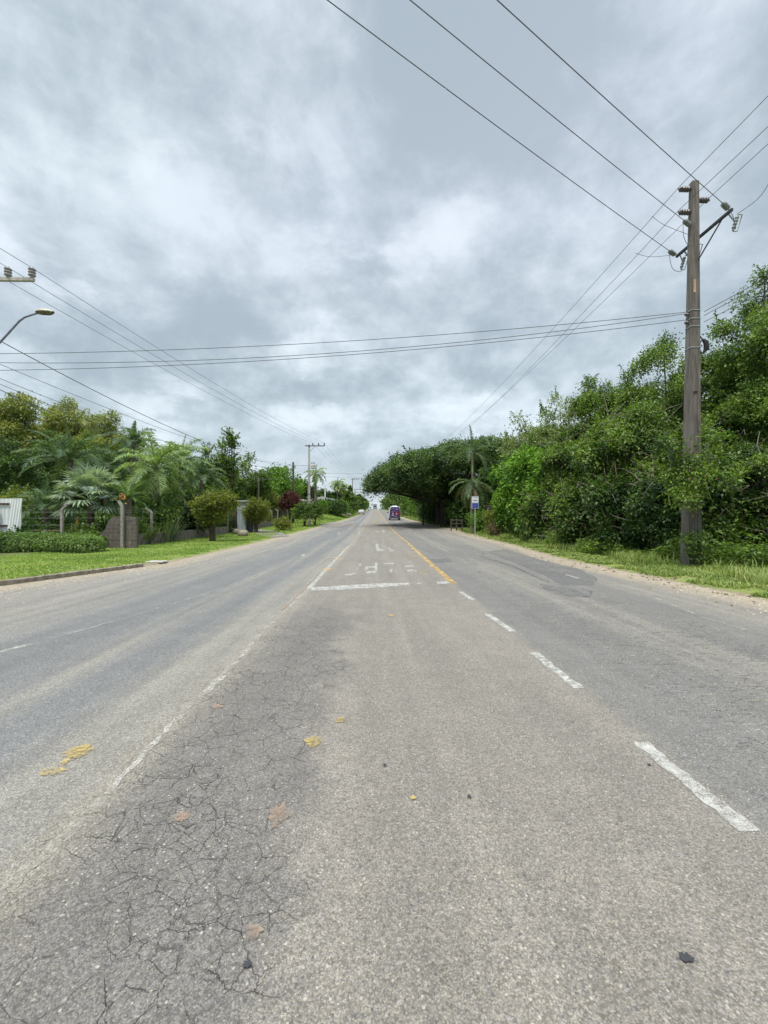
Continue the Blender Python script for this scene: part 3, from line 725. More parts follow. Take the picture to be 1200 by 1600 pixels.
FPY = 57.0
FP = onground(gx(483, FPY), FPY, -.1)
hF = at(483, 694, FPY).z - FP.z
fp, zt = left_pole('utility_pole', 'pale-footed utility pole with a transformer at the far end of the garden wall', FP, hF, 1)
FTOP = FP.z + zt
b = MB(); b.box((.55, -.05, hF - 3.05), (.62, .5, .62), bev=.07); b.build('transformer', simple('transformer_paint', (.50, .50, .48), (.38, .38, .37), 4, .5), fp)
for ox in (.36, .55, .74):
    b = MB(); insulator(b, (ox, -.05, hF - 2.76), (0, 0, 1), .30, .06, 3); b.build('bushing', m_porcelain, fp)
for z_ in (1.2, 2.9, 4.4): strap(fp, z_, .36, .31, mat=m_dark_metal)
b = MB(); b.tube([(.1, 0, hF - 4.2), (.9, -.1, hF - 3.8), (1.45, -.15, hF - 3.85)], .03, 6); b.build('lamp_arm', m_steel, fp)
b = MB(); b.lathe((1.35, -.15, hF - 3.86), (1, 0, -.05), [(0, .04), (.1, .09), (.35, .11), (.5, .04)], 10); b.build('lamp_head', m_conc_light, fp)
far_poles = []
for i, (px, py, Y, lab) in enumerate(((551, 747.5, 128, 'small distant utility pole with a short crossarm, first beyond the pale-footed one'), (554.5, 764, 165, 'distant utility pole just right of and behind the tall distant one'),
                           (564, 775, 205, 'faint distant pole low in front of the roadside trees, near the parked car'), (570, 782, 245, 'most distant pole on the left verge, beside the crest'))):
    bp = onground(gx(px, Y), Y, -.1); h_ = at(px, py, Y).z - bp.z
    far_poles.append((left_pole('utility_pole', lab, bp, h_, 2, arm=2.6), bp))
# pole copies behind the camera and hidden under the big tree so that wires end on something
rp2 = onground(9.75, 60, -.05)
p2_, z2 = left_pole('utility_pole', 'utility pole half hidden in the crown of the spreading tree', rp2, 11.9, 1, arm=1.6)
bb = onground(10.4, -32, -.05); left_pole('utility_pole', 'utility pole behind the camera on the right', bb, 12.0, 1, arm=1.6)
bl = onground(-15.5, -2.5, -.05); left_pole('utility_pole', 'utility pole beside the camera on the far left', bl, 10.9, 1, arm=2.4)
bl2 = onground(-17, -33, -.05); left_pole('utility_pole', 'utility pole behind the camera on the left', bl2, hL, 1)
# --- wires
RPv = RP
nm = ('outermost of the three conductors crossing overhead from the right pole to the top left', 'middle conductor crossing overhead from the right pole to the top of the photo', 'nearest conductor crossing overhead from the right pole to the top of the photo')
for e, off, lab in zip(ends, (.9, 0, -.9), nm):
    wire(RPv + e, (bl.x + .1 + off * .45, bl.y + off, bl.z + 10.75), .25, .012, lab)
nm = ('upper roadside conductor held by the top insulator of the right pole', 'roadside conductor held by the right-hand insulator of the right pole', 'lower roadside conductor held by the lowest left insulator of the right pole')
for i, (e, lab) in enumerate(zip(insz, nm)):
    wire(RPv + e, (rp2.x - .4 + .5 * i, 60, rp2.z + 11.75 - .15 * i), .55, .011, lab)
    wire(RPv + e, (bb.x - .4 + .4 * i, -32, bb.z + 11.9 - .2 * i), .5, .011, lab.replace('conductor held by', 'wire running right from'))
nm = ('right-hand', 'middle', 'left-hand')
for i, ox in enumerate((2.08, 1.30, .52)):
    a = Vector((LP.x + ox, 14, LTOP - .03)); c = Vector((FP.x + ox, FPY - .1, FTOP - .05))
    wire(a, c, .45, .011, nm[i] + ' conductor running from the left crossarm to the pale-footed pole')
    wire(a, (bl2.x + ox, -33, LTOP + .2), .5, .011, nm[i] + ' conductor leaving the left crossarm towards the upper left corner')
    (q, zq), bq = far_poles[0]
    wire(c, (bq.x + ox * .9, 128, bq.z + zq), .9, .013, nm[i] + ' conductor running on beyond the pale-footed pole')
    (q2, zq2), bq2 = far_poles[1]
    wire((bq.x + ox * .9, 128, bq.z + zq), (bq2.x + ox * .9, 165, bq2.z + zq2), .5, .015, nm[i] + ' distant conductor between the two farthest tall poles')
cross = ((487, 553, .30, 'topmost thin cable crossing the road between the two near poles'), (489, 566, .50, 'middle cable crossing the road between the two near poles'), (499, 579, .36, 'lowest cable crossing the road between the two near poles'))
for a, c, sg, lab in cross:
    pa = at(1078, a, PY); pb = at(-42, c, 14); wire(pa, pb, sg, .012, lab, cat='cable')
m_ = MB(); 
for i, (z0, lab) in enumerate(((487, 'upper cable leaving the right pole behind its shaft'), (493, 'middle cable leaving the right pole behind its shaft'), (503, 'lower cable leaving the right pole behind its shaft'))):
    pa = at(1100, z0, PY); wire(pa, (bb.x - .1, -32, bb.z + 7.9 - .25 * i), .8, .012, lab, cat='cable')
low = ((512, 727, 1.5, .020, 'thick black cable sagging from the left lamp pole to the pale-footed pole'), (553, 727, 1.0, .012, 'thin cable below the thick one over the left garden'),
       (576, 730, 1.3, .012, 'upper cable of the low bundle at the left edge'), (584, 733, 1.6, .012, 'middle cable of the low bundle at the left edge'), (592, 737, 2.0, .018, 'lowest thick cable of the bundle at the left edge above the trees'))
for a, c, sg, r_, lab in low:
    pa = at(-38, a, 14); pb = at(481, c, FPY); wire(pa, pb, sg, r_, lab, cat='cable')
wire(at(501, 739, FPY), at(660, 728, 62), .5, .016, 'distant cable crossing the road from the pale-footed pole to the big tree', cat='cable')
wire(at(484, 742, FPY), at(650, 742, 66), .5, .013, 'lower distant cable crossing the road towards the big tree', cat='cable')
wire(at(484, 735, FPY), at(520, 762, 85), .5, .016, 'distant service cable dropping from the pale-footed pole to the white house', cat='cable')
# leaning wooden posts beside the wall
wp = onground(gx(458, 64), 64, -.1)
w_ = thing('wooden_pole', 'dark wooden pole rising behind the red-leaved shrub', 'pole', wp)
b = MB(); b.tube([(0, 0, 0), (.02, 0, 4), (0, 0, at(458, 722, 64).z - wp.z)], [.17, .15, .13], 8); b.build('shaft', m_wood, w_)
b = MB(); insulator(b, (-.3, 0, at(458, 733, 64).z - wp.z), (0, 0, 1), .22, .07, 2); b.box((-.15, 0, at(458, 733, 64).z - wp.z), (.4, .06, .06)); b.build('insulator', m_porcelain, w_)
wp = onground(gx(404, 50), 50, -.1)
w_ = thing('service_post', 'thin grey concrete service post among the garden trees above the round bushes', 'post', wp)
b = MB(); tee_shaft(b, at(404, 745, 50).z - wp.z, .20, .18, .14, .12, [(1, 3)]); b.build('shaft', m_conc, w_)
b = MB(); b.box((0, 0, at(404, 745, 50).z - wp.z - .25), (.5, .08, .08)); b.build('crossbar', m_dark_metal, w_)
wp = onground(gx(508, 92), 92, -.1)
w_ = thing('service_post', 'short white service post beside the white corrugated wall', 'post', wp)
b = MB(); b.box((0, 0, (at(508, 762, 92).z - wp.z) / 2), (.22, .2, at(508, 762, 92).z - wp.z), bev=.02); b.build('shaft', m_white, w_)
b = MB(); b.box((0, 0, (at(508, 760, 92).z - wp.z)), (.3, .28, .12), bev=.02); b.build('cap', m_conc_light, w_)

# ------------------------------------------------------------------ van
def loft(mb, secs, m=0, smooth=True, caps=True):
    n_ = len(secs[0]); vs = [v for s_ in secs for v in s_]
    mb.add(vs, [(i * n_ + j, i * n_ + (j + 1) % n_, (i + 1) * n_ + (j + 1) % n_, (i + 1) * n_ + j) for i in range(len(secs) - 1) for j in range(n_)], m, smooth)
    if caps: mb.add(secs[0], [list(range(n_))[::-1]], m); mb.add(secs[-1], [list(range(n_))], m)
def wheel(parent, x_, y_, r_, w_=.22):
    b = MB(); sx = 1 if x_ > 0 else -1
    b.lathe((x_ - sx * w_ / 2, y_, r_), (sx, 0, 0), [(0, r_ * .6), (.0, r_ * .93), (.03, r_), (w_ - .03, r_), (w_, r_ * .93), (w_, r_ * .6)], 20); o = b.build('wheel', m_black, parent)
    b = MB(); b.lathe((x_ - sx * w_ / 2 + sx * .02, y_, r_), (sx, 0, 0), [(0, r_ * .62), (w_ - .01, r_ * .62), (w_ - .03, r_ * .2)], 16); b.build('rim', m_steel, o)
vy = 78.0; vp = onground(gx(617, vy), vy); vp.z = float(R(vy))
van = thing('van', 'white high-roof van with a purple and red printed rear driving away in the right lane', 'van', vp, math.radians(-.5))
VW, VH, VL = 2.08, 2.62, 5.6
def vsec(y_, w_, h_, z0=.38):
    pts = []
    for sx in (1, -1):
        q = [(w_ * .46, z0), (w_ * .5, z0 + .12), (w_ * .5, z0 + .95), (w_ * .475, h_ * .72), (w_ * .43, h_ * .93), (w_ * .36, h_ * .985), (w_ * .15, h_)]
        q = q if sx > 0 else q[::-1]; pts += [Vector((sx * a, y_, c)) for a, c in q]
    return pts
m_vwhite = simple('van_white_paint', (.72, .73, .76), (.66, .67, .70), 2, .25)
b = MB(); loft(b, [vsec(0, VW * .93, VH * .97), vsec(.06, VW * .985, VH * .99), vsec(.3, VW, VH), vsec(3.4, VW, VH), vsec(4.1, VW, VH * .93), vsec(4.75, VW * .97, VH * .56), vsec(5.4, VW * .92, VH * .47), vsec(5.6, VW * .8, VH * .42, .45)]); b.build('body', m_vwhite, van)
def vy_panel(poly, y_, th=.02):
    b = MB(); b.prism(poly, th, Matrix.Translation((0, y_, 0))); return b
m_purple = simple('purple_vinyl', (.040, .028, .090), (.060, .040, .13), 3, .35)
rd = vy_panel([(-.97, .60), (.97, .60), (.97, 1.35), (.92, 1.95), (.84, 2.40), (.70, 2.51), (-.70, 2.51), (-.84, 2.40), (-.92, 1.95), (-.97, 1.35)], -.03, .035).build('rear_door', m_purple, van)
m_red = simple('red_print', (.24, .03, .05), (.16, .02, .04), 5, .4); m_lil = simple('lilac_print', (.26, .22, .40), (.18, .15, .30), 6, .4)
vy_panel([(.04, .95), (.62, .92), (.80, 1.3), (.74, 1.62), (.40, 1.70), (.10, 1.55)], -.045, .012).build('red_print', m_red, rd)
b = MB()
for poly in (((-.62, 2.1), (-.12, 2.22), (-.10, 2.3), (-.60, 2.22)), ((.10, 1.95), (.62, 1.98), (.60, 2.24), (.12, 2.22)), ((-.58, 1.55), (-.38, 1.85), (-.30, 1.82), (-.42, 1.52)), ((-.28, 1.6), (-.05, 1.92), (.0, 1.86), (-.16, 1.56)), ((.12, 1.62), (.34, 1.80), (.38, 1.74), (.16, 1.57))):
    b.prism(poly, .01, Matrix.Translation((0, -.058, 0)))
b.build('lilac_lettering', m_lil, rd)
b = MB()
for cx_, cz_ in ((-.38, 1.32), (.30, 1.22)): b = MB(); b.prism([(cx_ - .12, cz_), (cx_ - .04, cz_ - .10), (cx_ + .09, cz_ - .08), (cx_ + .13, cz_ + .03), (cx_ + .02, cz_ + .12)], .01, Matrix.Translation((0, -.068, 0))); b.build('white_print', m_vwhite, rd)
b = MB()
b.prism([(-.58, .93), (-.20, .91), (-.20, 1.03), (-.58, 1.05)], .01, Matrix.Translation((0, -.058, 0)))
b.build('small_print', m_vwhite, rd)
b = MB(); b.box((0, -.045, 1.6), (.02, .012, 1.7)); b.build('door_gap', m_black, rd)
b = MB(); b.box((0, -.06, .47), (1.96, .16, .26), bev=.05); b.build('bumper', simple('black_bumper', (.035, .03, .04), (.02, .02, .025), 6, .5), van)
b = MB(); b.box((.12, -.075, .78), (.42, .015, .13), bev=.004); b.build('licence_plate', m_steel, van)
for sx in (-1, 1):
    b = MB(); b.box((sx * .96, -.02, 1.0), (.10, .07, .62), bev=.02); b.build('tail_light', simple('tail_red', (.18, .015, .02), (.12, .01, .015), 5, .2), van)
    b = MB(); b.box((sx * (VW / 2 + .16), 4.25, 1.5), (.2, .1, .34), bev=.04); b.tube([(sx * (VW / 2 - .08), 4.3, 1.42), (sx * (VW / 2 + .12), 4.26, 1.45)], .02, 6); b.build('mirror', m_black, van)
    b = MB(); b.box((sx * (VW / 2 - .022), 3.5, 1.75), (.02, 1.0, .62), bev=.005); b.build('side_window', m_glass_dark, van)
    for y_ in (1.0, 4.5): wheel(van, sx * .92, y_, .34)
b = MB(); loft(b, [[Vector((sx * w_, y_, z_)) for sx, w_, z_ in ((1, .50, VH - .06), (1, .47, VH + .08), (1, .36, VH + .17), (-1, .36, VH + .17), (-1, .47, VH + .08), (-1, .50, VH - .06))] for y_ in (.9, 1.1, 2.3, 2.5)]); b.build('roof_unit', m_vwhite, van)

# small parked car and a lorry far up the road
def small_car(name, label, cat, loc, rz, col, truck=False):
    c = thing(name, label, cat, loc, rz)
    mt = simple(name + '_paint', col, tuple(q * .85 for q in col), 3, .3)
    def sec(y_, w_, z0, z1, z2): return [Vector((sx * a, y_, z)) for sx, a, z in ((1, w_, z0), (1, w_ * 1.03, (z0 + z1) / 2), (1, w_, z1), (1, w_ * .8, z2), (-1, w_ * .8, z2), (-1, w_, z1), (-1, w_ * 1.03, (z0 + z1) / 2), (-1, w_, z0))]
    if not truck:
        b = MB(); loft(b, [sec(-2, .72, .4, .8, .86), sec(-1.9, .8, .28, .9, .96), sec(-1.5, .83, .26, .92, 1.35), sec(-.9, .84, .26, .93, 1.47), sec(.3, .84, .26, .93, 1.46), sec(1.0, .84, .26, .9, 1.02), sec(1.8, .8, .28, .78, .85), sec(2, .7, .38, .66, .7)]); b.build('body', mt, c)
        b = MB(); b.add([(-.62, -1.78, 1.0), (.62, -1.78, 1.0), (.55, -1.52, 1.33), (-.55, -1.52, 1.33)], [(0, 1, 2, 3)]); b.build('rear_window', m_glass_dark, c); b = MB(); b.add([(-.62, 1.06, 1.0), (.62, 1.06, 1.0), (.55, .42, 1.42), (-.55, .42, 1.42)], [(3, 2, 1, 0)]); b.build('windscreen', m_glass_dark, c)
        wy = (-1.3, 1.25); wx = .76; wr = .3
    else:
        b = MB(); b.box((0, .5, 2.2), (2.4, 6.5, 2.6), bev=.05); b.build('cargo_box', mt, c)
        b = MB(); b.box((0, -3.9, 1.7), (2.3, 1.8, 2.2), bev=.15); b.build('cab', simple('cab_paint', (.35, .36, .38)), c)
        b = MB(); b.box((0, -4.81, 2.1), (2.0, .03, .8)); b.build('windscreen', m_glass_dark, c)
        b = MB(); b.box((0, -4.85, .75), (2.3, .2, .4), bev=.04); b.build('bumper', m_black, c); wy = (-3.8, 2.2, 3.2); wx = 1.05; wr = .48
    for sx in (-1, 1):
        for y_ in wy: wheel(c, sx * wx, y_, wr)
        b = MB(); f = -2.02 if not truck else -4.97; b.box((sx * wx * .8, f + .02, .7), (.25, .06, .16), bev=.02); b.build('headlight', m_conc_light, c)
    return c
cy = 128.0; small_car('parked_car', 'small white car parked on the left verge far up the road', 'car', onground(gx(564.5, cy), cy, .02), math.radians(4), (.36, .38, .40))
ty = 283.0; q = Vector((gx(586, ty), ty, float(R(ty)))); small_car('lorry', 'tiny dark lorry coming over the crest of the road', 'lorry', q, 0, (.10, .10, .11), True)

# ------------------------------------------------------------------ bus stop sign
SY = 35.0; sp = G(742, 836); sp = onground(gx(742.5, SY), SY)
sg = thing('bus_stop_sign', 'bus stop sign, white board with black bar above a blue panel', 'sign', sp)
zt, zb = at(742, 775.5, SY).z - sp.z, at(742, 794.5, SY).z - sp.z
b = MB(); b.tube([(0, .03, -.2), (0, .03, zt - .05)], .04, 8); b.build('post', simple('sign_post_paint', (.42, .42, .38), (.30, .30, .27), 6, .6), sg)
b = MB(); b.box((0, 0, (zt + zb) / 2), (.62, .025, zt - zb), bev=.01); bd = b.build('board', simple('sign_grey', (.42, .45, .48), (.36, .38, .41), 5, .5), sg)
cz, hh = (zt + zb) / 2, (zt - zb)
b = MB(); b.box((0, -.017, cz + hh * .20), (.50, .006, hh * .44)); b.build('white_panel', m_white, bd)
b = MB(); b.box((0, -.017, cz - hh * .26), (.50, .006, hh * .38)); b.build('blue_panel', simple('sign_blue', (.03, .06, .36), (.025, .05, .30), 5, .4), bd)
b = MB(); b.box((0, -.023, cz + hh * .17), (.36, .006, .055), bev=.002); b.box((0, -.023, cz + hh * .37), (.30, .006, .022)); b.build('black_bar', m_black, bd)
b = MB()
for a_, c_, w1_, h1_ in ((-.07, .05, .05, .14), (.07, .05, .05, .14), (0, .06, .14, .03), (0, -.03, .14, .03)): b.box((a_, -.023, cz - hh * .26 + c_ - .03), (w1_ * .6, .004, h1_))
b.build('symbol', simple('sign_pale_blue', (.22, .27, .52)), bd)

# ------------------------------------------------------------------ left garden wall and fence
WX = -13.8
fn = thing('garden_fence', 'low mossy concrete wall with bent-top concrete posts and wire mesh along the left lawn', 'fence', (WX, 22.6, 0))
def wl(x_, y_, z_): return Vector((x_ - WX, y_ - 22.6, z_))
b = MB(); ys = np.arange(22.6, 71, 1.5); vs = []
ys = np.array([q for q in ys if not (39.3 < q < 44.2)])
for seg in (ys[ys < 41], ys[ys > 41]):
    vs = []
    for yy in seg:
        z0 = float(H(WX, yy)); hh_ = .66 + .03 * math.sin(yy)
        vs += [wl(WX + .08, yy, z0 - .2), wl(WX + .08, yy, z0 + hh_), wl(WX - .08, yy, z0 + hh_), wl(WX - .08, yy, z0 - .2)]
    k = len(seg); b.add(vs, [(4 * i + j, 4 * i + j + 1, 4 * i + 5 + j, 4 * i + 4 + j) for i in range(k - 1) for j in range(3)] + [(3, 2, 1, 0), (4 * k - 4, 4 * k - 3, 4 * k - 2, 4 * k - 1)])
b.build('base_wall', m_conc_dark, fn)
mpost = simple('fence_post_concrete', (.36, .33, .30), (.20, .18, .16), 8, .95, bump=.01)
posts = [25.9 + 3.3 * i for i in range(14)]
posts = [q for q in posts if not (39.5 < q < 44)]
for yy in posts:
    z0 = float(H(WX, yy)); b = MB()
    lean_ = rndm.uniform(-.04, .04)
    b.box(wl(WX + lean_ * .5, yy, z0 + .95), (.13, .13, 2.0), bev=.015)
    b.box(wl(WX - .17 + lean_, yy, z0 + 2.08), (.11, .12, .48), Matrix.Rotation(math.radians(-50), 3, 'Y'), bev=.012); b.build('post', mpost, fn)
b = MB()
for zz in (.9, 1.25, 1.6, 1.9):
    b.tube([wl(WX, yy, float(H(WX, yy)) + zz) for yy in np.arange(22.6, 70, 3.3)], .006, 4)
for i in range(3):
    b.tube([wl(WX - .1 - .1 * i, yy, float(H(WX, yy)) + 1.99 + .09 * i) for yy in np.arange(22.6, 70, 3.3)], .006, 4)
b.build('wire_strands', m_steel, fn)
# stretch running across behind the hedge
f2 = thing('garden_fence', 'rusty wire fence with one bent-top post behind the clipped hedge on the left', 'fence', onground(gx(97, 21.3), 21.3))
b = MB(); b.box((0, 0, 1.0), (.13, .13, 2.1), bev=.015); b.box((.15, 0, 2.18), (.11, .12, .42), Matrix.Rotation(math.radians(45), 3, 'Y'), bev=.012); b.build('post', mpost, f2)
b = MB(); b.box((-3.4, .15, 1.0), (.13, .13, 2.1), bev=.015); b.build('post', mpost, f2)
x0, x1 = gx(36, 21.3) - f2.location.x, gx(158, 22.3) - f2.location.x
b = MB(); b.tube([(x0, .1, .98), (0, .1, .96), (x1, 1.0, .80)], .03, 6); b.build('rail', simple('rusty_rail', (.22, .15, .11), (.12, .08, .06), 8, .9), f2)
b = MB()
for zz in (1.25, 1.6, 1.9): b.tube([(x0, .1, zz), (0, .08, zz), (x1, 1.0, zz)], .005, 4)
b.build('wire_strands', m_steel, f2)
# broken wall end
bw = onground(gx(186, 21.9), 21.9, -.1); zt = at(186, 807, 21.9).z - bw.z
bk = thing('wall_remnant', 'dark block wall remnant with a sloping broken left edge beside the hedge', 'wall', bw)
s_ = 21.9 / 650
b = MB(); b.prism([(-31 * s_, 0), (27 * s_, 0), (27 * s_, zt * .62), (25 * s_, zt * .96), (8 * s_, zt), (-10 * s_, zt), (-16 * s_, zt * .86), (-22 * s_, zt * .60), (-28 * s_, zt * .48), (-31 * s_, zt * .33)], .16)
m_blk, t, out = material('block_wall')
pos = t.new('ShaderNodeTexCoord').outputs['Object']; x, y, z = t.xyz(pos)
br = t.new('ShaderNodeTexBrick'); t.put(br.inputs['Vector'], t.comb(x, z, 0.0)); br.inputs['Scale'].default_value = 1
for nme, v in (('Brick Width', .40), ('Row Height', .2), ('Mortar Size', .012)): br.inputs[nme].default_value = v
t.put(br.inputs['Color1'], (.115, .098, .085)); t.put(br.inputs['Color2'], (.085, .073, .064)); t.put(br.inputs['Mortar'], (.17, .15, .13))
n_ = t.noise(t.comb(x, y, t.m('MULTIPLY', z, .25)), 6, 5, .65)
cc_ = t.mix(t.rng(n_, .5, .72), br.outputs['Color'], (.23, .21, .18)); principled(t, out, cc_, .95, t.bump(t.m('ADD', n_, br.outputs['Fac']), .01))
b.build('block_wall', m_blk, bk)
b = MB(); b.box((6 * s_ + .02, -.08, zt * .5 + .28), (.14, .14, zt + .56), bev=.015); b.box((.12, -.08, zt + .66), (.12, .12, .34), Matrix.Rotation(math.radians(-30), 3, 'Y'), bev=.01); b.build('post', mpost, bk)

# white corrugated gate with leaning panel
gyy = 21.6; gp = onground(gx(32, gyy), gyy)
gt = thing('corrugated_gate', 'white corrugated metal panel with two brown rails at the left edge', 'gate', gp)
def corr(mb, w_, h_, wave=.10, amp=.02, y0=0, skew=0, x0=0, z0=0):
    n_ = int(w_ / wave * 6); vs = []
    for i in range(n_ + 1):
        xx = -w_ * i / n_; yy = y0 + amp * math.sin(2 * math.pi * xx / wave)
        for th in (0, .012): vs += [(x0 + xx, yy + th, z0), (x0 + xx + skew, yy + th, z0 + h_)]
    mb.add(vs, [(4 * i, 4 * i + 1, 4 * i + 5, 4 * i + 4) for i in range(n_)] + [(4 * i + 2, 4 * i + 6, 4 * i + 7, 4 * i + 3) for i in range(n_)] + [(4 * i + 1, 4 * i + 3, 4 * i + 7, 4 * i + 5) for i in range(n_)])
gh = at(32, 779, gyy).z - gp.z
b = MB(); corr(b, 3.6, gh, .2, .018); b.box((.02, 0, gh / 2), (.05, .06, gh + .04)); b.build('panel', m_white, gt)
for py in (787.5, 821.5):
    z_ = at(10, py, gyy).z - gp.z; b = MB(); b.box((-2.05, -.06, z_), (3.1, .05, .10), bev=.01); b.build('rail', m_brown, gt)
ln = thing('leaning_panel', 'narrow white corrugated strip leaning in front of the white gate', 'panel', onground(gx(20, gyy - .5), gyy - .45))
b = MB(); corr(b, .52, gh * .99, .13, .014, 0, .38, .05, .02); b.build('sheet', m_white, ln)
# pale-blue gatehouse pillar with dark door
ky = 41.5; kp = onground(gx(379.5, ky), ky, -.05)
kz = at(379, 784, ky).z - kp.z
kk = thing('gate_pillar', 'pale blue gatehouse pillar between the two round bushes', 'gate pillar', kp)
m_kb = simple('pale_blue_wash', (.36, .42, .45), (.25, .29, .32), 3, .85, streak=True)
b = MB(); b.box((0, 0, kz / 2), (.85, .9, kz), bev=.02); b.build('pillar', m_kb, kk)
b = MB(); b.box((0, 0, kz + .05), (1.15, 1.2, .12), bev=.02); b.build('cap', m_conc_light, kk)
b = MB(); b.box((.72, .05, .85), (.6, .06, 1.6), bev=.02); 
for q in range(5): b.box((.50 + .11 * q, -.0, .85), (.03, .05, 1.5))
b.build('gate_leaf', simple('blue_grey_gate', (.11, .13, .17), (.08, .09, .12), 5, .5), kk)
b = MB(); b.box((-.72, -.1, 1.0), (.3, .25, 2.1), bev=.02); b.build('side_post', simple('dark_red_post', (.11, .06, .05), (.06, .04, .035), 4, .9), kk)
# stones by the bush
for i, (px, py, r_, lab) in enumerate(((371, 835, .42, 'left of two rounded field stones on the grass between the bushes'), (380, 838, .45, 'right of two rounded field stones on the grass between the bushes'), (365, 832, .38, 'dark stone half hidden behind the two field stones'))):
    q = G(px, py); b = MB(); vs = []; rr_ = random.Random(i)
    for a in range(7):
        for c in range(10):
            th = math.pi * a / 6; ph = 2 * math.pi * c / 10; k_ = r_ * (1 + .12 * math.sin(3 * ph + i) * math.sin(2 * th)); vs.append((k_ * math.sin(th) * math.cos(ph), k_ * .8 * math.sin(th) * math.sin(ph), k_ * .75 * math.cos(th) + r_ * .45))
    b.add(vs, [(a * 10 + c, a * 10 + (c + 1) % 10, (a + 1) * 10 + (c + 1) % 10, (a + 1) * 10 + c) for a in range(6) for c in range(10)], smooth=True)
    o = b.build('field_stone', simple('field_stone', (.30, .27, .20), (.16, .14, .10), 6, .95, bump=.02) if i == 0 else bpy.data.materials['field_stone'], None, q); tag(o, lab, 'stone')
# litter by the hedge
for px, py, col_, nme, lab in ((15, 863, (.75, .76, .76), 'litter_bag', 'crumpled white plastic bag on the grass below the hedge'), (93, 862, (.35, .60, .58), 'litter_bag', 'crumpled pale teal plastic bag on the grass below the hedge')):
    q = G(px, py); b = MB(); rr_ = random.Random(px); vs = []
    for a in range(7):
        for c in range(12):
            th = math.pi * a / 6; ph = 2 * math.pi * c / 12; k_ = rr_.uniform(.10, .24); vs.append((k_ * 1.5 * math.sin(th) * math.cos(ph), k_ * .8 * math.sin(th) * math.sin(ph), .07 + k_ * .6 * math.cos(th)))
    b.add(vs, [(a * 12 + c, a * 12 + (c + 1) % 12, (a + 1) * 12 + (c + 1) % 12, (a + 1) * 12 + c) for a in range(6) for c in range(12)])
    tag(b.build(nme, simple('plastic_' + str(px), col_, None, 8, .4), None, q), lab, 'litter')
# yellow cone-shaped cover in the garden
q = onground(gx(121, 22.5), 22.5); b = MB(); q.z = at(121, 818, 22.5).z
k_ = 9; vs = [(0, 0, .45)] + [(.22 * (1 + .3 * (i % 2)) * math.cos(2 * math.pi * i / k_) - .02, .16 * math.sin(2 * math.pi * i / k_), -.75) for i in range(k_)]
b.add(vs, [(0, 1 + i, 1 + (i + 1) % k_) for i in range(k_)]); tag(b.build('garden_cone', simple('ochre_cloth', (.45, .27, .06), (.32, .18, .04), 4, .9), None, q), 'small ochre cone-shaped cover among the plants behind the hedge', 'cover')

# houses far on the left
def house(name, label, px0, px1, pyt, Y, depth, wallc, roofc, rz=0, roof=True, corrug=False):
    x0, x1 = gx(px0, Y), gx(px1, Y); W_ = x1 - x0; base = onground((x0 + x1) / 2, Y, -.4); h_ = at(px0, pyt, Y).z - base.z
    o = thing(name, label, 'building', base, rz)
    wm = simple(name + '_wall_paint', wallc, tuple(q * .8 for q in wallc), 2, .85, streak=True)
    b = MB(); b.box((0, depth / 2, h_ / 2), (W_, depth, h_)); b.build('wall', wm, o)
    if corrug:
        b = MB(); n_ = int(W_ / .5)
        for i in range(n_): b.box((-W_ / 2 + .25 + i * .5, -.03, h_ / 2), (.12, .05, h_ * .98))
        b.build('rib', wm, o); 
    if roof:
        b = MB(); b.prism([(-W_ / 2 - .4, h_), (W_ / 2 + .4, h_), (W_ / 2 + .4, h_ + .12), (0, h_ + W_ * .16), (-W_ / 2 - .4, h_ + .12)], depth + .8, Matrix.Translation((0, -.4, 0))); b.build('roof', simple(name + '_roof', roofc, tuple(q * .7 for q in roofc), 4, .8), o)
    for fx in (-.28, .22):
        b = MB(); b.box((fx * W_, -.02, h_ * .62), (W_ * .16, .06, h_ * .24), bev=.01); wn = b.build('window', m_glass_dark, o)
        b = MB(); b.box((fx * W_, -.04, h_ * .62 - h_ * .13), (W_ * .19, .12, .08)); b.build('sill', m_conc_light, wn)
    return o
house('house', 'pale house with a low roof behind the red-leaved shrub', 408, 452, 786, 80, 7, (.55, .55, .52), (.36, .34, .32))
house('shed', 'long white corrugated shed behind the pale-footed pole', 487, 521, 781, 100, 8, (.66, .68, .68), (.52, .54, .55), corrug=True)
house('outbuilding', 'small grey outbuilding with a pale roof left of the pale-footed pole', 462, 481, 783, 84, 5, (.45, .44, .42), (.55, .54, .52))
# rails under the big tree
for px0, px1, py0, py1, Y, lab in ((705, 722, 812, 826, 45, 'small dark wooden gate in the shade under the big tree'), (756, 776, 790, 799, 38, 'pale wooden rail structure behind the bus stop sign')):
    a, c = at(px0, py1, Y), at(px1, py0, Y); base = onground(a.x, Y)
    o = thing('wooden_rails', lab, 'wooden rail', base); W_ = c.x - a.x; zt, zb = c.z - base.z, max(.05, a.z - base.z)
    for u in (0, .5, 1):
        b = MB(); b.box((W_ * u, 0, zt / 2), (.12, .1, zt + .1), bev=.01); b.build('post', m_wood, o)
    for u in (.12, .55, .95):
        b = MB(); b.box((W_ / 2, -.07, zb + (zt - zb) * u), (W_ + .2, .05, .10), bev=.01); b.build('rail', m_wood, o)

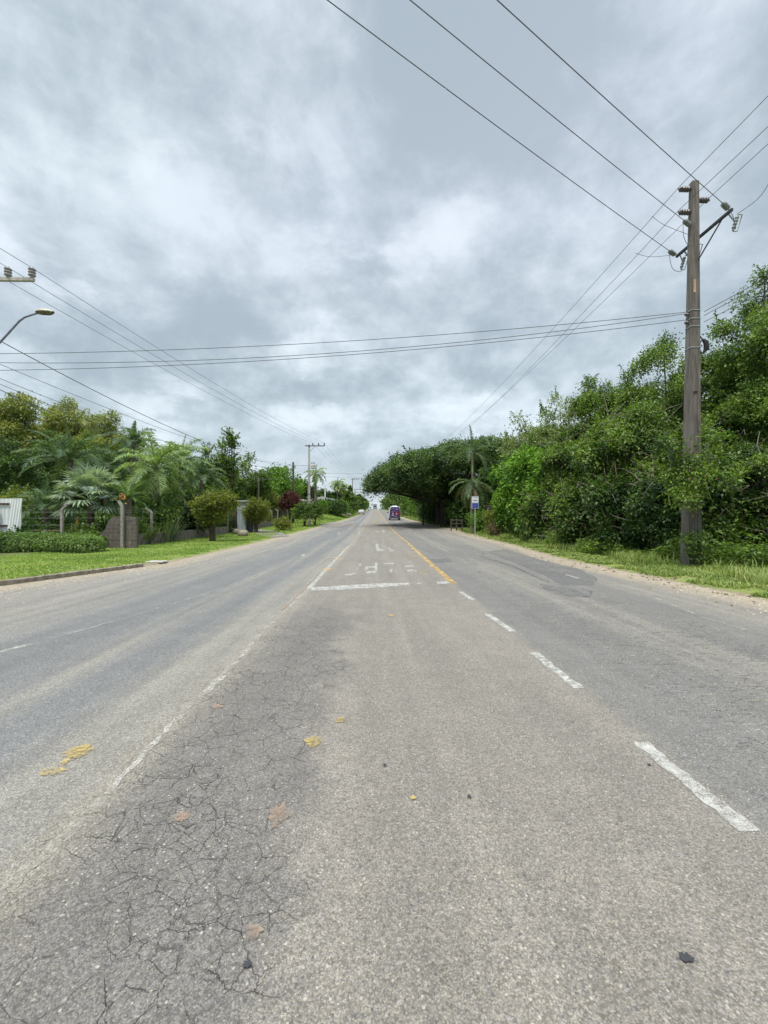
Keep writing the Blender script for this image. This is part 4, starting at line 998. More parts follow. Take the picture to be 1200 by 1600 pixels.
# ------------------------------------------------------------------ vegetation generators
def unit(v): return v / np.maximum(np.linalg.norm(v, axis=-1, keepdims=True), 1e-9)
def leaf_quads(P, A, Nn, L, W, fold=.25):
    """kite-shaped leaves: P base, A axis, Nn face normal; L, W arrays"""
    A = unit(A); S = unit(np.cross(A, Nn)); N2 = np.cross(S, A)
    L = L[:, None]; W = W[:, None]
    mid = P + A * L * .42
    V = np.stack([P, mid + S * W * .5 + N2 * W * fold, P + A * L - N2 * L * .08, mid - S * W * .5 + N2 * W * fold], 1).reshape(-1, 3)
    return V, np.arange(len(V)).reshape(-1, 4)
def crown_mesh(seed, lobes, mat, n_leaf, L, asp=.5, per=14, cr=.30, up=.75, droop=.25, low=-.45, inner=.12, rough=.16, name='crown', shell=.72, shoots=0):
    r = np.random.default_rng(seed); lobes = np.asarray(lobes, float)
    C = lobes[:, :3]; RR = lobes[:, 3:6]
    area = (RR[:, 0] * RR[:, 1]) ** .5 * (RR.mean(1)); area = area / area.sum()
    n_c = max(8, int(n_leaf / per)); P = []; D = []
    tot = 0
    while tot < n_c:
        i = r.choice(len(lobes), n_c, p=area); d = unit(r.normal(size=(n_c, 3)))
        k = d[:, 2] > low + r.normal(size=n_c) * .15; i, d = i[k], d[k]
        rad = 1 - np.abs(r.normal(size=len(i))) * rough
        bm = np.sin(d[:, 0] * 5 + i) * np.sin(d[:, 1] * 6 + 2 * i) * np.sin(d[:, 2] * 5 + i) * .16
        isin = r.random(len(i)) < inner; rad = np.where(isin, r.uniform(.25, .8, len(i)), rad + bm)
        p = C[i] + d * RR[i] * rad[:, None]
        q = np.linalg.norm((p[:, None, :] - C[None]) / RR[None], axis=2); q[np.arange(len(i)), i] = 9
        k = (q.min(1) > shell) | (r.random(len(i)) < .13); P.append(p[k]); D.append(d[k]); tot += k.sum()
        if len(P) > 30: break
    P = np.concatenate(P)[:n_c]; D = np.concatenate(D)[:n_c]
    cz = r.uniform(.6, 1.4, (len(P), 1)) * cr
    if shoots:
        j = r.choice(len(P), shoots); sdv = unit(D[j] * .6 + np.array([0, 0, .75]) + r.normal(size=(shoots, 3)) * .35); ln_ = min(cr, .40) * r.uniform(2.0, 5.0, shoots); K = 9
        tt_ = np.linspace(.1, 1, K); SP = (P[j][:, None] + sdv[:, None] * (ln_[:, None] * tt_[None])[..., None] - np.array([0, 0, 1]) * (ln_[:, None] * tt_[None] ** 2 * .22)[..., None]).reshape(-1, 3)
        SP = np.repeat(SP, 3, 0); SA = np.repeat(np.repeat(sdv, K, 0), 3, 0) * .5 + r.normal(size=SP.shape) * .6; SN = np.array([0, 0, 1]) + r.normal(size=SP.shape) * .5
        sl = L * r.uniform(.6, 1.2, len(SP)); VS, QS = leaf_quads(SP, SA, SN, sl, sl * asp)
        tip = P[j] + sdv * ln_[:, None] - np.array([0, 0, 1]) * (ln_ * .22)[:, None]; side_ = unit(np.cross(sdv, r.normal(size=(shoots, 3)))) * cr * .03
        VT = np.stack([P[j] - side_, P[j] + side_, tip + side_ * .3, tip - side_ * .3], 1).reshape(-1, 3); QT = np.arange(len(VT)).reshape(-1, 4)
        extra = (np.concatenate([VS, VT]), np.concatenate([QS, QT + len(VS)]))
    Pn = np.repeat(P, per, 0); Dn = np.repeat(D, per, 0); n_ = len(Pn)
    g = r.normal(size=(n_, 3)) * np.repeat(cz, per, 0); g -= Dn * (g * Dn).sum(1, keepdims=True) * .45
    g[:, 2] -= np.abs(np.linalg.norm(g[:, :2], axis=1)) * .25
    A = Dn * .45 + r.normal(size=(n_, 3)) * .55 + unit(g) * .5 + np.array([0, 0, -droop])
    Nn = Dn * .85 + np.array([0, 0, up]) + r.normal(size=(n_, 3)) * .24 + np.repeat(r.normal(size=(len(P), 3)) * .38, per, 0)
    l = L * r.uniform(.6, 1.3, n_)
    V, Q = leaf_quads(Pn + g, A, Nn, l, l * asp * r.uniform(.8, 1.2, n_))
    if shoots: Q = np.concatenate([Q, extra[1] + len(V)]); V = np.concatenate([V, extra[0]])
    return np_mesh(name, V, Q, mat)
def lobes_tree(seed, h0, h, w_, n_=16, size=(.26, .42), flat=.85, wy=None):
    r = random.Random(seed); out_ = []; wy = wy or w_
    for i in range(n_):
        while True:
            a = [r.uniform(-1, 1) for _ in range(3)]
            if sum(q * q for q in a) < 1: break
        u = (a[2] + 1) / 2; s_ = r.uniform(*size) * w_ * (1.0 - .25 * u)
        s_ = min(s_, (h - h0) * .45)
        out_.append((a[0] * (w_ - s_), a[1] * (wy - min(s_, wy * .9)), h0 + s_ * flat + (h - h0 - 2 * s_ * flat) * u, s_, s_, s_ * flat))
    # always one lobe at the very top
    s_ = size[0] * w_; out_.append((r.uniform(-.2, .2) * w_, 0, h - s_ * flat, s_, s_, s_ * flat)); return out_
def trunk_obj(parent, lobes, h0, r0, mat, seed, n_limb=9, lean=0, twigs=0):
    r = random.Random(seed); b = MB(); fork = Vector((lean * .3, 0, max(.5, h0 * .75)))
    b.tube([(0, 0, -.3), (lean * .1 + .03, .02, fork.z * .5), fork], [r0 * 1.25, r0 * .9, r0 * .75], 9)
    for lb in r.sample(list(lobes), min(n_limb, len(lobes))):
        e = Vector(lb[:3]); m1 = fork.lerp(e, .45) + Vector((r.uniform(-.3, .3), r.uniform(-.3, .3), -.12 * (e - fork).length + .2)) * .5
        b.tube([fork - Vector((0, 0, .1)), m1, e, e + Vector((r.uniform(-.3, .3), r.uniform(-.3, .3), lb[5] * .6))], [r0 * .5, r0 * .32, r0 * .16, r0 * .05], 6)
        for _ in range(twigs):
            d = Vector((r.uniform(-1, 1), r.uniform(-1, 1), r.uniform(-.1, 1))).normalized()
            b.tube([e, e + Vector((d.x * lb[3], d.y * lb[4], d.z * lb[5])) * .55 + Vector((0, 0, .05)), e + Vector((d.x * lb[3], d.y * lb[4], d.z * lb[5])) * 1.0], [r0 * .12, r0 * .07, .008], 4)
    return b.build('trunk', mat, parent)
SEED = [100]
def tree(name, label, px, Y, ytop, half, mat, h0=.28, n=16, leafL=None, cover=1.5, size=(.26, .42), flat=.85, asp=.5, tr=None, group=None, droop=.25, up=.75, cr=None, wy=None, bk=None, cat='tree', twigs=0, rough=.16, low=-.45, cap=34000, inner=.12):
    SEED[0] += 1; sd = SEED[0]; base = onground(gx(px, Y), Y, -.05)
    h = at(px, ytop, Y).z - base.z; w_ = half * Y / F
    o = thing(name, label, cat, base, 0, group)
    lb = lobes_tree(sd, h * h0, h, w_, n, size, flat, wy)
    L = leafL or max(.12, Y * .0050); S = 4 * math.pi * ((w_ * (h * (1 - h0)) / 2)) * .9
    nl = int(min(cap, cover * S / (L * L * asp * .5)))
    me = crown_mesh(sd, lb, LM[mat] if isinstance(mat, str) else mat, nl, L, asp, per=12, cr=cr or max(.22, L * 1.5), up=up, droop=droop, rough=rough, low=low, inner=inner, shoots=90)
    link_mesh('crown', me, o)
    trunk_obj(o, lb, max(h * h0, .5), tr or max(.07, h * .018), bk or bark, sd, twigs=twigs); return o

def strips(P0, P1, P2, S, w0):
    """two-segment tapering leaflets"""
    w0 = w0[:, None]
    V = np.stack([P0 - S * w0 * .35, P0 + S * w0 * .35, P1 + S * w0 * .5, P1 - S * w0 * .5, P2 + S * w0 * .06, P2 - S * w0 * .06], 1)
    n_ = len(P0); b = np.arange(n_)[:, None] * 6
    Q = np.concatenate([b + np.array([[0, 1, 2, 3]]), b + np.array([[3, 2, 4, 5]])], 0); return V.reshape(-1, 3), Q
def palm_fronds(seed, n, L, elev, droop, nl=38, ll=.55, lw=.035, ldroop=.5, az=None, spear=0, center=(0, 0, 0), vee=.35):
    r = np.random.default_rng(seed); Vs = []; Qs = []; off = 0
    for i in range(n + spear):
        a = (2.399963 * i + r.uniform(-.2, .2)) if az is None else az[i % len(az)]
        e0 = elev[0] + (elev[1] - elev[0]) * ((i + .5) / n if n > 1 else .5) + r.normal() * .06
        dr = droop * r.uniform(.8, 1.25); Li = L * r.uniform(.85, 1.1)
        if i >= n: e0 = math.radians(84); dr = .15; Li = L * .8
        k = 16; pts = [np.array(center, float)]; e = e0; h_ = np.array([math.cos(a), math.sin(a), 0])
        for j in range(k):
            e = e0 - dr * ((j + 1) / k) ** 1.25; pts.append(pts[-1] + (h_ * math.cos(e) + np.array([0, 0, math.sin(e)])) * Li / k)
        pts = np.array(pts); T = unit(np.gradient(pts, axis=0)); side = np.array([-math.sin(a), math.cos(a), 0.0])
        # rachis
        w_ = np.linspace(.035, .008, k + 1)[:, None] * (L / 2.5); up_ = np.cross(T, side); up_ = np.where(up_[:, 2:3] < 0, -up_, up_)
        V = np.stack([pts - side * w_, pts + side * w_, pts + up_ * w_], 1).reshape(-1, 3)
        b = np.arange(k)[:, None] * 3; Q = np.concatenate([b + np.array([[0, 1, 4, 3]]), b + np.array([[1, 2, 5, 4]]), b + np.array([[2, 0, 3, 5]])], 0)
        Vs.append(V); Qs.append(Q + off); off += len(V)
        tt = np.linspace(.14, .99, nl); tt = np.concatenate([tt, tt]); sg = np.concatenate([np.ones(nl), -np.ones(nl)])
        tt = np.clip(tt + r.normal(size=2 * nl) * .006, 0, 1)
        P0 = np.stack([np.interp(tt, np.linspace(0, 1, k + 1), pts[:, q]) for q in range(3)], 1)
        Tt = np.stack([np.interp(tt, np.linspace(0, 1, k + 1), T[:, q]) for q in range(3)], 1); Tt = unit(Tt)
        Ut = unit(np.stack([np.interp(tt, np.linspace(0, 1, k + 1), up_[:, q]) for q in range(3)], 1))
        prof = ll * (np.sin(np.clip(tt * .93 + .07, 0, 1) * math.pi) ** .55) * r.uniform(.6, 1.15, 2 * nl)
        if i >= n: prof *= .45
        d = side[None] * sg[:, None] * .85 + Tt * (.45 + .5 * tt[:, None]) + Ut * vee + r.normal(size=(2 * nl, 3)) * .11; d = unit(d)
        P1 = P0 + d * prof[:, None] * .5
        d2 = unit(d + np.array([0, 0, -1]) * ldroop * r.uniform(.4, 1.5, (2 * nl, 1)) + r.normal(size=(2 * nl, 3)) * .12); P2 = P1 + d2 * prof[:, None] * .5
        S = unit(np.cross(d, Ut)); S = unit(Tt * .8 + S * .3)
        V, Q = strips(P0, P1, P2, S, np.full(2 * nl, lw)); Vs.append(V); Qs.append(Q + off); off += len(V)
    return np.concatenate(Vs), np.concatenate(Qs)
def palm(name, label, px, Y, ycrown, L, mat, n=16, elev=(1.35, -.3), droop=1.2, nl=34, ll=.6, lw=.05, ldroop=.6, tr=.12, skirt=None, spear=1, seed=None, cat='palm', group=None, lean=0, shaft=None):
    SEED[0] += 1; sd = seed or SEED[0]; base = onground(gx(px, Y), Y, -.05); h = at(px, ycrown, Y).z - base.z
    if cat == 'palm': n = int(n * 1.4); nl = int(nl * 1.05); ll *= 1.15
    o = thing(name, label, cat, base, 0, group)
    V, Q = palm_fronds(sd, n, L, elev, droop, nl, ll, lw, ldroop, spear=spear, center=(lean, 0, h)); link_mesh('crown', np_mesh('crown', V, Q, LM[mat]), o)
    if skirt:
        V, Q = palm_fronds(sd + 7, 7, L * .8, (-.3, -1.1), .6, nl, ll * .8, lw, .8, center=(lean, 0, h - .1)); link_mesh('dead_skirt', np_mesh('dead_skirt', V, Q, LM['dead']), o)
    b = MB(); zs = [-.2] + list(np.linspace(.3, h, max(3, int(h / .35))))
    b.tube([(lean * (z_ / h) ** 2, 0, z_) for z_ in zs], [tr * (1.15 if i % 2 else 1) * (1.3 if i == 0 else 1) for i in range(len(zs))], 9); b.build('trunk', bark_pale, o)
    if shaft:
        b = MB(); b.tube([(lean * .9, 0, h - shaft), (lean, 0, h - shaft * .4), (lean, 0, h + .1)], [tr * 1.2, tr * 1.0, tr * .6], 10); b.build('crown_shaft', simple('crown_shaft_green', (.20, .28, .13), (.15, .22, .10), 5, .4), o)
    return o
def shrub(name, label, x_, y_, w_, h_, mat, leafL=.13, cover=1.6, wy=None, n=9, asp=.5, cat='bush', group=None, z=None, low=-.2, rough=.12, size=(.35, .55), twig=True, cap=26000, flower=None, up=.75, stem=None, droop=.2, bare=0):
    SEED[0] += 1; sd = SEED[0]; base = onground(x_, y_, -.05); o = thing(name, label, cat, base, 0, group); wy = wy or w_
    r = random.Random(sd); lb = []; z0 = stem or 0
    for i in range(n):
        a = r.uniform(0, 6.28); q = r.uniform(0, .6); s_ = r.uniform(*size) * min(w_, wy, h_ * 1.2); u = r.random()
        hz = min(s_ * 1.05, (h_ - z0) * .5)
        lb.append((math.cos(a) * q * w_, math.sin(a) * q * wy, z0 + hz * .8 + (h_ - z0 - hz * 1.8) * u, s_ * (w_ / min(w_, wy)) ** .5, s_, hz))
    S = 2 * math.pi * w_ * h_ * 1.3; nl = int(min(cap, cover * S / (leafL ** 2 * asp * .5)))
    link_mesh('foliage', crown_mesh(sd, lb, LM[mat], nl, leafL, asp, 10, max(.10, leafL * 1.3), up, droop, low, .12, rough, 'foliage', shoots=70), o)
    if flower:
        link_mesh('flowers', crown_mesh(sd + 5, lb, LM[flower], 260, .14, .8, 5, .05, name='flowers'), o)
    b = MB()
    for lbq in lb[:6]: b.tube([(0, 0, -.1), (lbq[0] * .4, lbq[1] * .4, max(z0 * .9, lbq[2] * .5)), lbq[:3]], [.06 if not stem else .11, .04, .015], 6)
    if bare:
        for _ in range(bare):
            lbq = Vector(r.choice(lb)[:3]); ra = w_ * r.uniform(.35, .6); a = r.uniform(0, 6.28); e = r.uniform(-.1, 1.3); d = Vector((math.cos(a) * math.cos(e), math.sin(a) * math.cos(e), math.sin(e)))
            p0 = lbq; p1 = lbq + d * ra + Vector((0, 0, .15)); p2_ = p1 + (d + Vector((r.uniform(-.6, .6), r.uniform(-.6, .6), r.uniform(-.5, .3)))).normalized() * ra * .9
            b.tube([p0, p1, p2_, p2_ + Vector((r.uniform(-.3, .3), r.uniform(-.3, .3), r.uniform(-.4, .1)))], [.022, .016, .010, .005], 5)
    b.build('stems', bark_pale if bare else bark, o); return o
def fan_palm(name, label, px, Y, ycrown, R_, mat, n=26):
    SEED[0] += 1; r = np.random.default_rng(SEED[0]); base = onground(gx(px, Y), Y, -.05); h = at(px, ycrown, Y).z - base.z
    o = thing(name, label, 'palm', base); Vs = []; Qs = []; off = 0
    for i in range(n):
        a = 2.399963 * i; e = 1.35 - 1.9 * (i + .5) / n; dv = np.array([math.cos(a) * math.cos(e), math.sin(a) * math.cos(e), math.sin(e)])
        c = np.array([0, 0, h]) + dv * R_ * .75; sd_ = np.array([-math.sin(a), math.cos(a), 0]); nrm = np.cross(sd_, dv); nrm = nrm if nrm[2] > 0 else -nrm
        V = np.stack([np.array([0, 0, h]) - sd_ * .02, np.array([0, 0, h]) + sd_ * .02, c + sd_ * .015, c - sd_ * .015]); Vs.append(V); Qs.append(np.array([[0, 1, 2, 3]]) + off); off += 4
        k = 26; th = np.linspace(-1.75, 1.75, k); d = dv[None] * np.cos(th)[:, None] + sd_[None] * np.sin(th)[:, None] + nrm[None] * (.10 * (np.arange(k) % 2))[:, None] + nrm * .25
        d = unit(d + r.normal(size=(k, 3)) * .03); l = R_ * .62 * r.uniform(.85, 1.05, k)
        P0 = np.repeat(c[None], k, 0); P1 = P0 + d * l[:, None] * .55; P2 = P1 + unit(d + np.array([0, 0, -.75])) * l[:, None] * .45
        S = unit(np.cross(d, nrm[None] + r.normal(size=(k, 3)) * .1)); V, Q = strips(P0, P1, P2, S, np.full(k, R_ * .075)); Vs.append(V); Qs.append(Q + off); off += len(V)
    link_mesh('crown', np_mesh('crown', np.concatenate(Vs), np.concatenate(Qs), LM[mat]), o)
    b = MB(); b.tube([(0, 0, -.2), (0, 0, h * .5), (0, 0, h)], [.2, .17, .15], 10); b.build('trunk', bark, o); return o

# ------------------------------------------------------------------ left garden and wood
YB = 'leaf'
for px, Y, yt, hf, lab in ((-45, 46, 612, 62, 'yellowish tall tree at the far left edge of the photo'), (30, 48, 617, 52, 'yellowish tall tree above the white gate'), (78, 52, 640, 40, 'yellowish tree in the dip between two taller yellowish trees'),
                           (112, 49, 625, 38, 'yellowish tree with the sharpest dome, above the dark palm'), (165, 47, 645, 44, 'yellowish rounded tree left of the tall dark palm spear')):
    tree('yellowish_tree', lab, px, Y, yt, hf + 14, 'yellow', .22, 40, cover=1.8, size=(.16, .30), rough=.2, twigs=3, bk=bark_pale, wy=3.5, cap=42000)
for px, Y, yt, hf, m, lab in ((12, 31, 690, 52, 'dark', 'dark glossy tree close behind the white gate'), (-60, 33, 660, 60, 'dark', 'dark tree beyond the left edge of the photo'), (70, 40, 688, 50, 'dark', 'dark tree under the yellowish trees left of the dark palm'),
                           (150, 43, 700, 45, 'mid', 'mid green tree behind the fan palm'), (215, 44, 690, 42, 'dark', 'dark tree behind the two middle palms'), (262, 46, 702, 36, 'mid', 'mid green tree between the arching palm and the feathery tree'),
                           (310, 44, 722, 34, 'mid', 'mid green tree behind the left round bush'), (345, 52, 716, 32, 'mid', 'bushy tree right of the feathery tree'), (388, 60, 711, 34, 'thicket', 'domed mid green tree beyond the two round bushes'),
                           (436, 76, 731, 38, 'bright', 'bright green domed tree left of the dark wooden pole'), (408, 70, 742, 24, 'bright', 'lower bright green tree under the sagging cable'), (472, 92, 752, 16, 'dark', 'dark narrow tree just left of the pale-footed pole'),
                           (300, 33, 764, 34, 'dark', 'low dark tree behind the wall left of the round bushes'), (252, 28, 778, 26, 'mid', 'low leafy bush tree behind the third fence post'), (350, 44, 768, 26, 'mid', 'low green tree between the round bushes behind the wall'),
                           (415, 62, 768, 18, 'olive', 'low olive green tree behind the pale house'), (40, 27, 768, 30, 'olive', 'olive shrub tree beside the white gate'), (455, 100, 758, 22, 'dark', 'dark distant tree behind the wooden pole')):
    tree('leafy_tree', lab, px, Y, yt, hf + 4, m, .10, 30, cover=1.5, size=(.18, .34), twigs=2)
o = tree('feathery_tree', 'slender feathery tree with thin upright twigs against the sky', 352, 47, 694, 22, 'mid', .3, 14, cover=.42, size=(.22, .35), flat=1.5, rough=.3, twigs=8, inner=.3)
tree('feathery_tree', 'taller spindly tree tip beside the slender feathery tree', 362, 48, 680, 7, 'mid', .4, 8, cover=.35, size=(.3, .5), flat=2, rough=.3, twigs=8)
tree('feathery_tree', 'thin tree with loose leaves left of the slender feathery tree', 325, 46, 704, 16, 'mid', .4, 9, cover=.6, size=(.3, .45), flat=1.2, rough=.3, twigs=8)
palm('feather_palm', 'dark feather palm with upright fronds below the yellowish trees', 110, 31, 722, 3.4, 'palm_dark', 17, (1.4, -.1), 1.15, 36, .75, .07, .7, .16, spear=1)
palm('feather_palm', 'tall palm with a pointed spear leaf right of the yellowish trees', 208, 37, 694, 2.6, 'palm_dark', 13, (1.45, -.2), 1.5, 34, .7, .07, .8, .15, spear=2)
palm('feather_palm', 'big arching light green palm above the wire fence', 243, 29, 733, 3.1, 'palm', 18, (1.35, -.55), 1.25, 40, .75, .065, .9, .16, spear=1)
palm('feather_palm', 'palm with upright fronds right of the big arching palm', 283, 36, 722, 3.0, 'palm', 15, (1.4, -.3), 1.3, 36, .7, .07, .8, .15)
palm('feather_palm', 'small palm at the right end of the palm group', 315, 36, 745, 2.4, 'palm_dark', 13, (1.3, -.3), 1.3, 30, .6, .07, .8, .13)
palm('feather_palm', 'low drooping palm left of the blue-grey fan palm', 72, 24, 792, 2.0, 'palm_dark', 13, (1.2, -.1), 1.2, 30, .5, .05, .6, .12)
palm('feather_palm', 'small feather palm between the dark palm and the arching palm', 165, 34, 728, 2.6, 'palm_dark', 13, (1.3, -.2), 1.2, 32, .6, .07, .7, .14)
for px, Y, w_, h_, m, lab in ((110, 33, 2.2, 4.6, 'dark', 'dark bush round the trunk of the dark feather palm'), (212, 39, 2.4, 5.2, 'mid', 'green bush round the trunk of the tall spear palm'), (246, 31, 2.0, 3.4, 'dark', 'dark bush below the big arching palm'),
                          (283, 38, 2.4, 4.4, 'mid', 'green bush below the upright palm right of the big arching palm'), (318, 38, 2.2, 3.6, 'dark', 'dark bush below the small palm at the end of the palm group'), (168, 36, 2.6, 4.2, 'dark', 'dark bush between the dark palm and the arching palm'), (60, 30, 2.6, 3.6, 'dark', 'dark bush behind the low drooping palm by the gate')):
    shrub('palm_understorey_bush', lab, gx(px, Y), Y, w_, h_, m, .17, 1.5, n=16, size=(.28, .45))
fan_palm('fan_palm', 'blue-grey fan palm behind the clipped hedge', 142, 23.8, 782, 1.65, 'palm_blue', 30)
palm('cycad', 'bright green cycad with orange old fruit above the wall remnant', 200, 24.0, 779, 1.55, 'cycad', 26, (1.35, -.35), .95, 34, .22, .03, .2, .18, cat='cycad', spear=0, skirt=False)
q = onground(gx(194, 23.6), 23.4); q.z = at(194, 777, 23.4).z
b = MB(); rr_ = random.Random(3)
for i in range(26): c_ = Vector((rr_.gauss(0, .16), rr_.gauss(0, .1), rr_.gauss(0, .10))); b.box(c_, (.09, .08, .08), Matrix.Rotation(rr_.random() * 3, 3, 'X'), bev=.02)
tag(b.build('fruit_cluster', simple('orange_fruit', (.50, .27, .08), (.34, .16, .05), 8, .7), None, q), 'orange fruit cluster hanging in the cycad', 'fruit')
# spiky plants behind the wall
for px, Y, yc, L, lab in ((225, 25.5, 838, 1.3, 'spiky grass-like plant behind the first length of wall'), (262, 28, 832, 1.7, 'tall blue-grey sword plant between two fence posts'), (152, 23.2, 830, .9, 'small spiky plant beside the wall remnant'), (176, 24.4, 822, 1.1, 'greyish spiky plant behind the wall remnant'), (112, 21.5, 842, 1.1, 'grassy clump behind the clipped hedge')):
    SEED[0] += 1; base = onground(gx(px, Y), Y); r = np.random.default_rng(SEED[0]); n_ = 160
    a = r.uniform(0, 2 * math.pi, n_); e = r.uniform(.9, 1.5, n_); d = np.stack([np.cos(a) * np.cos(e), np.sin(a) * np.cos(e), np.sin(e)], 1)
    P0 = np.stack([np.cos(a) * .18, np.sin(a) * .18, np.zeros(n_)], 1) * r.uniform(.2, 2.2, (n_, 1)); l = L * r.uniform(.6, 1.1, (n_, 1)); P1 = P0 + d * l * .6; P2 = P1 + unit(d + np.array([0, 0, -.35])) * l * .5
    S = np.stack([-np.sin(a), np.cos(a), 0 * a], 1); V, Q = strips(P0, P1, P2, S, np.full(n_, .05))
    tag(link_mesh('spiky_plant', np_mesh('spiky_plant', V, Q, LM['palm_blue' if px in (262, 176) else 'mid']), None), lab, 'plant').location = base
for px, Y, w_, h_, m, lab, fl in ((60, 21.5, 1.3, .95, 'dark', 'low dark shrub dotted with white flowers behind the hedge', 'flower'), (95, 23.5, 1.4, .9, 'mid', 'low green shrub below the fan palm', None), (128, 21.9, 1.1, .8, 'mid', 'low olive shrub beside the ochre cover', None),
                              (236, 26.0, 1.5, 1.3, 'mid', 'leafy shrub behind the first length of wall', None), (285, 29.6, 1.6, 1.4, 'mid', 'leafy shrub behind the third and fourth fence posts', None), (-40, 24, 1.5, 1.6, 'mid', 'shrub beyond the left edge by the gate', None),
                              (305, 33, 1.6, 1.7, 'dark', 'dark shrub behind the wall left of the big round bush', None), (325, 35, 1.6, 1.9, 'mid', 'green shrub behind the big round bush', None), (410, 48, 1.8, 1.8, 'mid', 'green shrub behind the wall right of the smaller round bush', None),
                              (430, 56, 1.8, 2.2, 'olive', 'olive shrub behind the wall below the pale house', None), (46, 23.8, 1.2, 1.2, 'mid', 'green shrub peeping behind the corrugated gate', None), (262, 31, 2.0, 2.0, 'dark', 'dark shrub behind the tall sword plant', None),
                              (200, 28, 2.2, 1.8, 'dark', 'dark shrub behind the cycad', None), (150, 27, 2.2, 1.7, 'mid', 'shrub behind the fan palm trunk', None), (90, 27, 2.2, 2.2, 'dark', 'dark shrub behind the low drooping palm', None), (345, 40, 1.7, 2.1, 'dark', 'dark shrub left of the gatehouse pillar', None)):
    shrub('garden_shrub', lab, gx(px, Y) if Y < 24 else min(gx(px, Y), WX - w_ - .1), Y, w_, h_, m, .12 + Y * .001, 1.5, flower=fl)
# clipped hedge
hx0, hx1 = gx(-30, 20.0), gx(160, 20.6); SEED[0] += 1
ho = thing('hedge', 'long low clipped hedge along the lawn below the corrugated gate', 'hedge', onground((hx0 + hx1) / 2, 20.0)); lb = []
rr_ = random.Random(8)
for i in range(46):
    u = i / 45; lb.append(((u - .5) * (hx1 - hx0), rr_.uniform(-.25, .25), .42 + rr_.uniform(-.05, .03) - .08 * u, .42, .62, .46 - .05 * u))
link_mesh('foliage', crown_mesh(77, lb, LM['hedge'], 30000, .085, .5, 9, .09, up=.8, low=-.6, rough=.08, name='foliage', shell=.8), ho)
b = MB()
for i in range(0, 46, 3): b.tube([(lb[i][0], 0, -.1), (lb[i][0] + .1, .05, .5)], [.03, .015], 5)
b.build('stems', bark, ho)
# round bushes on the lawn
def round_bush(label, px, py, wpx, ytop, ybot, seed):
    base = G(px, py); base.z -= .03; s_ = base.y / F; h_ = (py - ytop) * s_; zb = (py - ybot) * s_; w_ = wpx * s_ / 2
    o = thing('round_bush', label, 'bush', base); r = random.Random(seed); lb = []
    for i in range(20):
        a = r.uniform(0, 6.28); q = r.uniform(0, .68) ** .7; u = r.random(); rad = w_ * r.uniform(.34, .46)
        lb.append((math.cos(a) * q * (w_ - rad) * 1.5 * (.40 + .65 * u), math.sin(a) * q * (w_ - rad) * 1.3 * (.4 + .6 * u), zb + rad * .8 + (h_ - zb - rad * 1.8) * u, rad * (.7 + .4 * u), rad * (.7 + .4 * u), rad * .85))
    link_mesh('foliage', crown_mesh(seed, lb, LM['olive'], 10500, .15, .40, 7, .19, up=.4, droop=-.25, low=-.7, rough=.26, name='foliage', inner=.3, shoots=170), o)
    b = MB()
    for i in range(13):
        a = r.uniform(0, 6.28); e = Vector((math.cos(a) * w_ * r.uniform(.2, .75), math.sin(a) * w_ * r.uniform(.2, .7), h_ * r.uniform(.6, .95)))
        b.tube([(math.cos(a) * .07, math.sin(a) * .07, -.1), (math.cos(a) * .15, math.sin(a) * .15, zb * .9), e * .6 + Vector((0, 0, zb * .4)), e], [.085, .07, .04, .008], 6)
    b.tube([(0, 0, -.1), (0, 0, zb)], [.22, .15], 9); b.build('trunk', bark, o)
round_bush('larger round clipped bush with yellowish leaves on a short thick trunk, nearer on the lawn', 332, 846, 66, 768, 818, 41)
round_bush('smaller round clipped bush right of the gatehouse pillar', 400, 832, 46, 779, 818, 42)
q = G(440, 829); shrub('low_shrub', 'small yellow-green shrub alone on the lawn towards the far pole', q.x, q.y, .9, 1.0, 'olive', .16, 1.2, low=-.1, n=7)
q = onground(gx(452, 63), 63); o = shrub('red_leaved_shrub', 'tall shrub with deep red leaves beside the dark wooden pole', q.x, q.y, 1.3, at(452, 773, 63).z - q.z, 'red', .26, 1.3, stem=1.8, n=12, up=.2, droop=-.4)
for px, Y, yt, w_, lab in ((475, 55, 790, 1.6, 'loose leafy young tree at the left of the pale-footed pole'), (492, 58.5, 788, 1.4, 'loose leafy young tree at the right of the pale-footed pole')):
    q = onground(gx(px, Y), Y); shrub('young_tree', lab, q.x, q.y, w_, at(px, yt, Y).z - q.z, 'thicket', .2, .9, stem=.8, n=10, rough=.25, cat='tree')
palm('feather_palm', 'small palm behind the top of the pale-footed pole', 493, 74, 741, 2.4, 'palm', 12, (1.2, -.6), 1.5, 22, .7, .12, 1.0, .2)
palm('feather_palm', 'slim distant palm left of the pair on the bank', 527, 112, 757, 2.6, 'palm', 12, (1.2, -.4), 1.3, 18, .8, .2, .9, .18); palm('feather_palm', 'slim distant palm right of the pair on the bank', 535, 122, 763, 2.4, 'olive', 12, (1.2, -.4), 1.3, 18, .8, .2, .9, .18)
for px, Y, yt, w_, h_, m, lab in ((500, 84, 0, 1.6, 1.4, 'bright', 'small bright shrub at the foot of the bank'), (512, 88, 0, 2.6, 2.2, 'dark', 'dark rounded shrub on the bank in front of the white shed'), (524, 90, 0, 2.8, 2.5, 'dark', 'middle dark rounded shrub on the bank'), (534, 95, 0, 2.6, 3.0, 'bright', 'bright clipped shrub at the top of the bank'), (541, 106, 0, 2.4, 2.8, 'mid', 'green shrub at the right end of the bank')):
    shrub('bank_shrub', lab, gx(px, Y), Y, w_, h_, m, .32, 1.4)
q = G(541, 806); b = MB(); vs = []
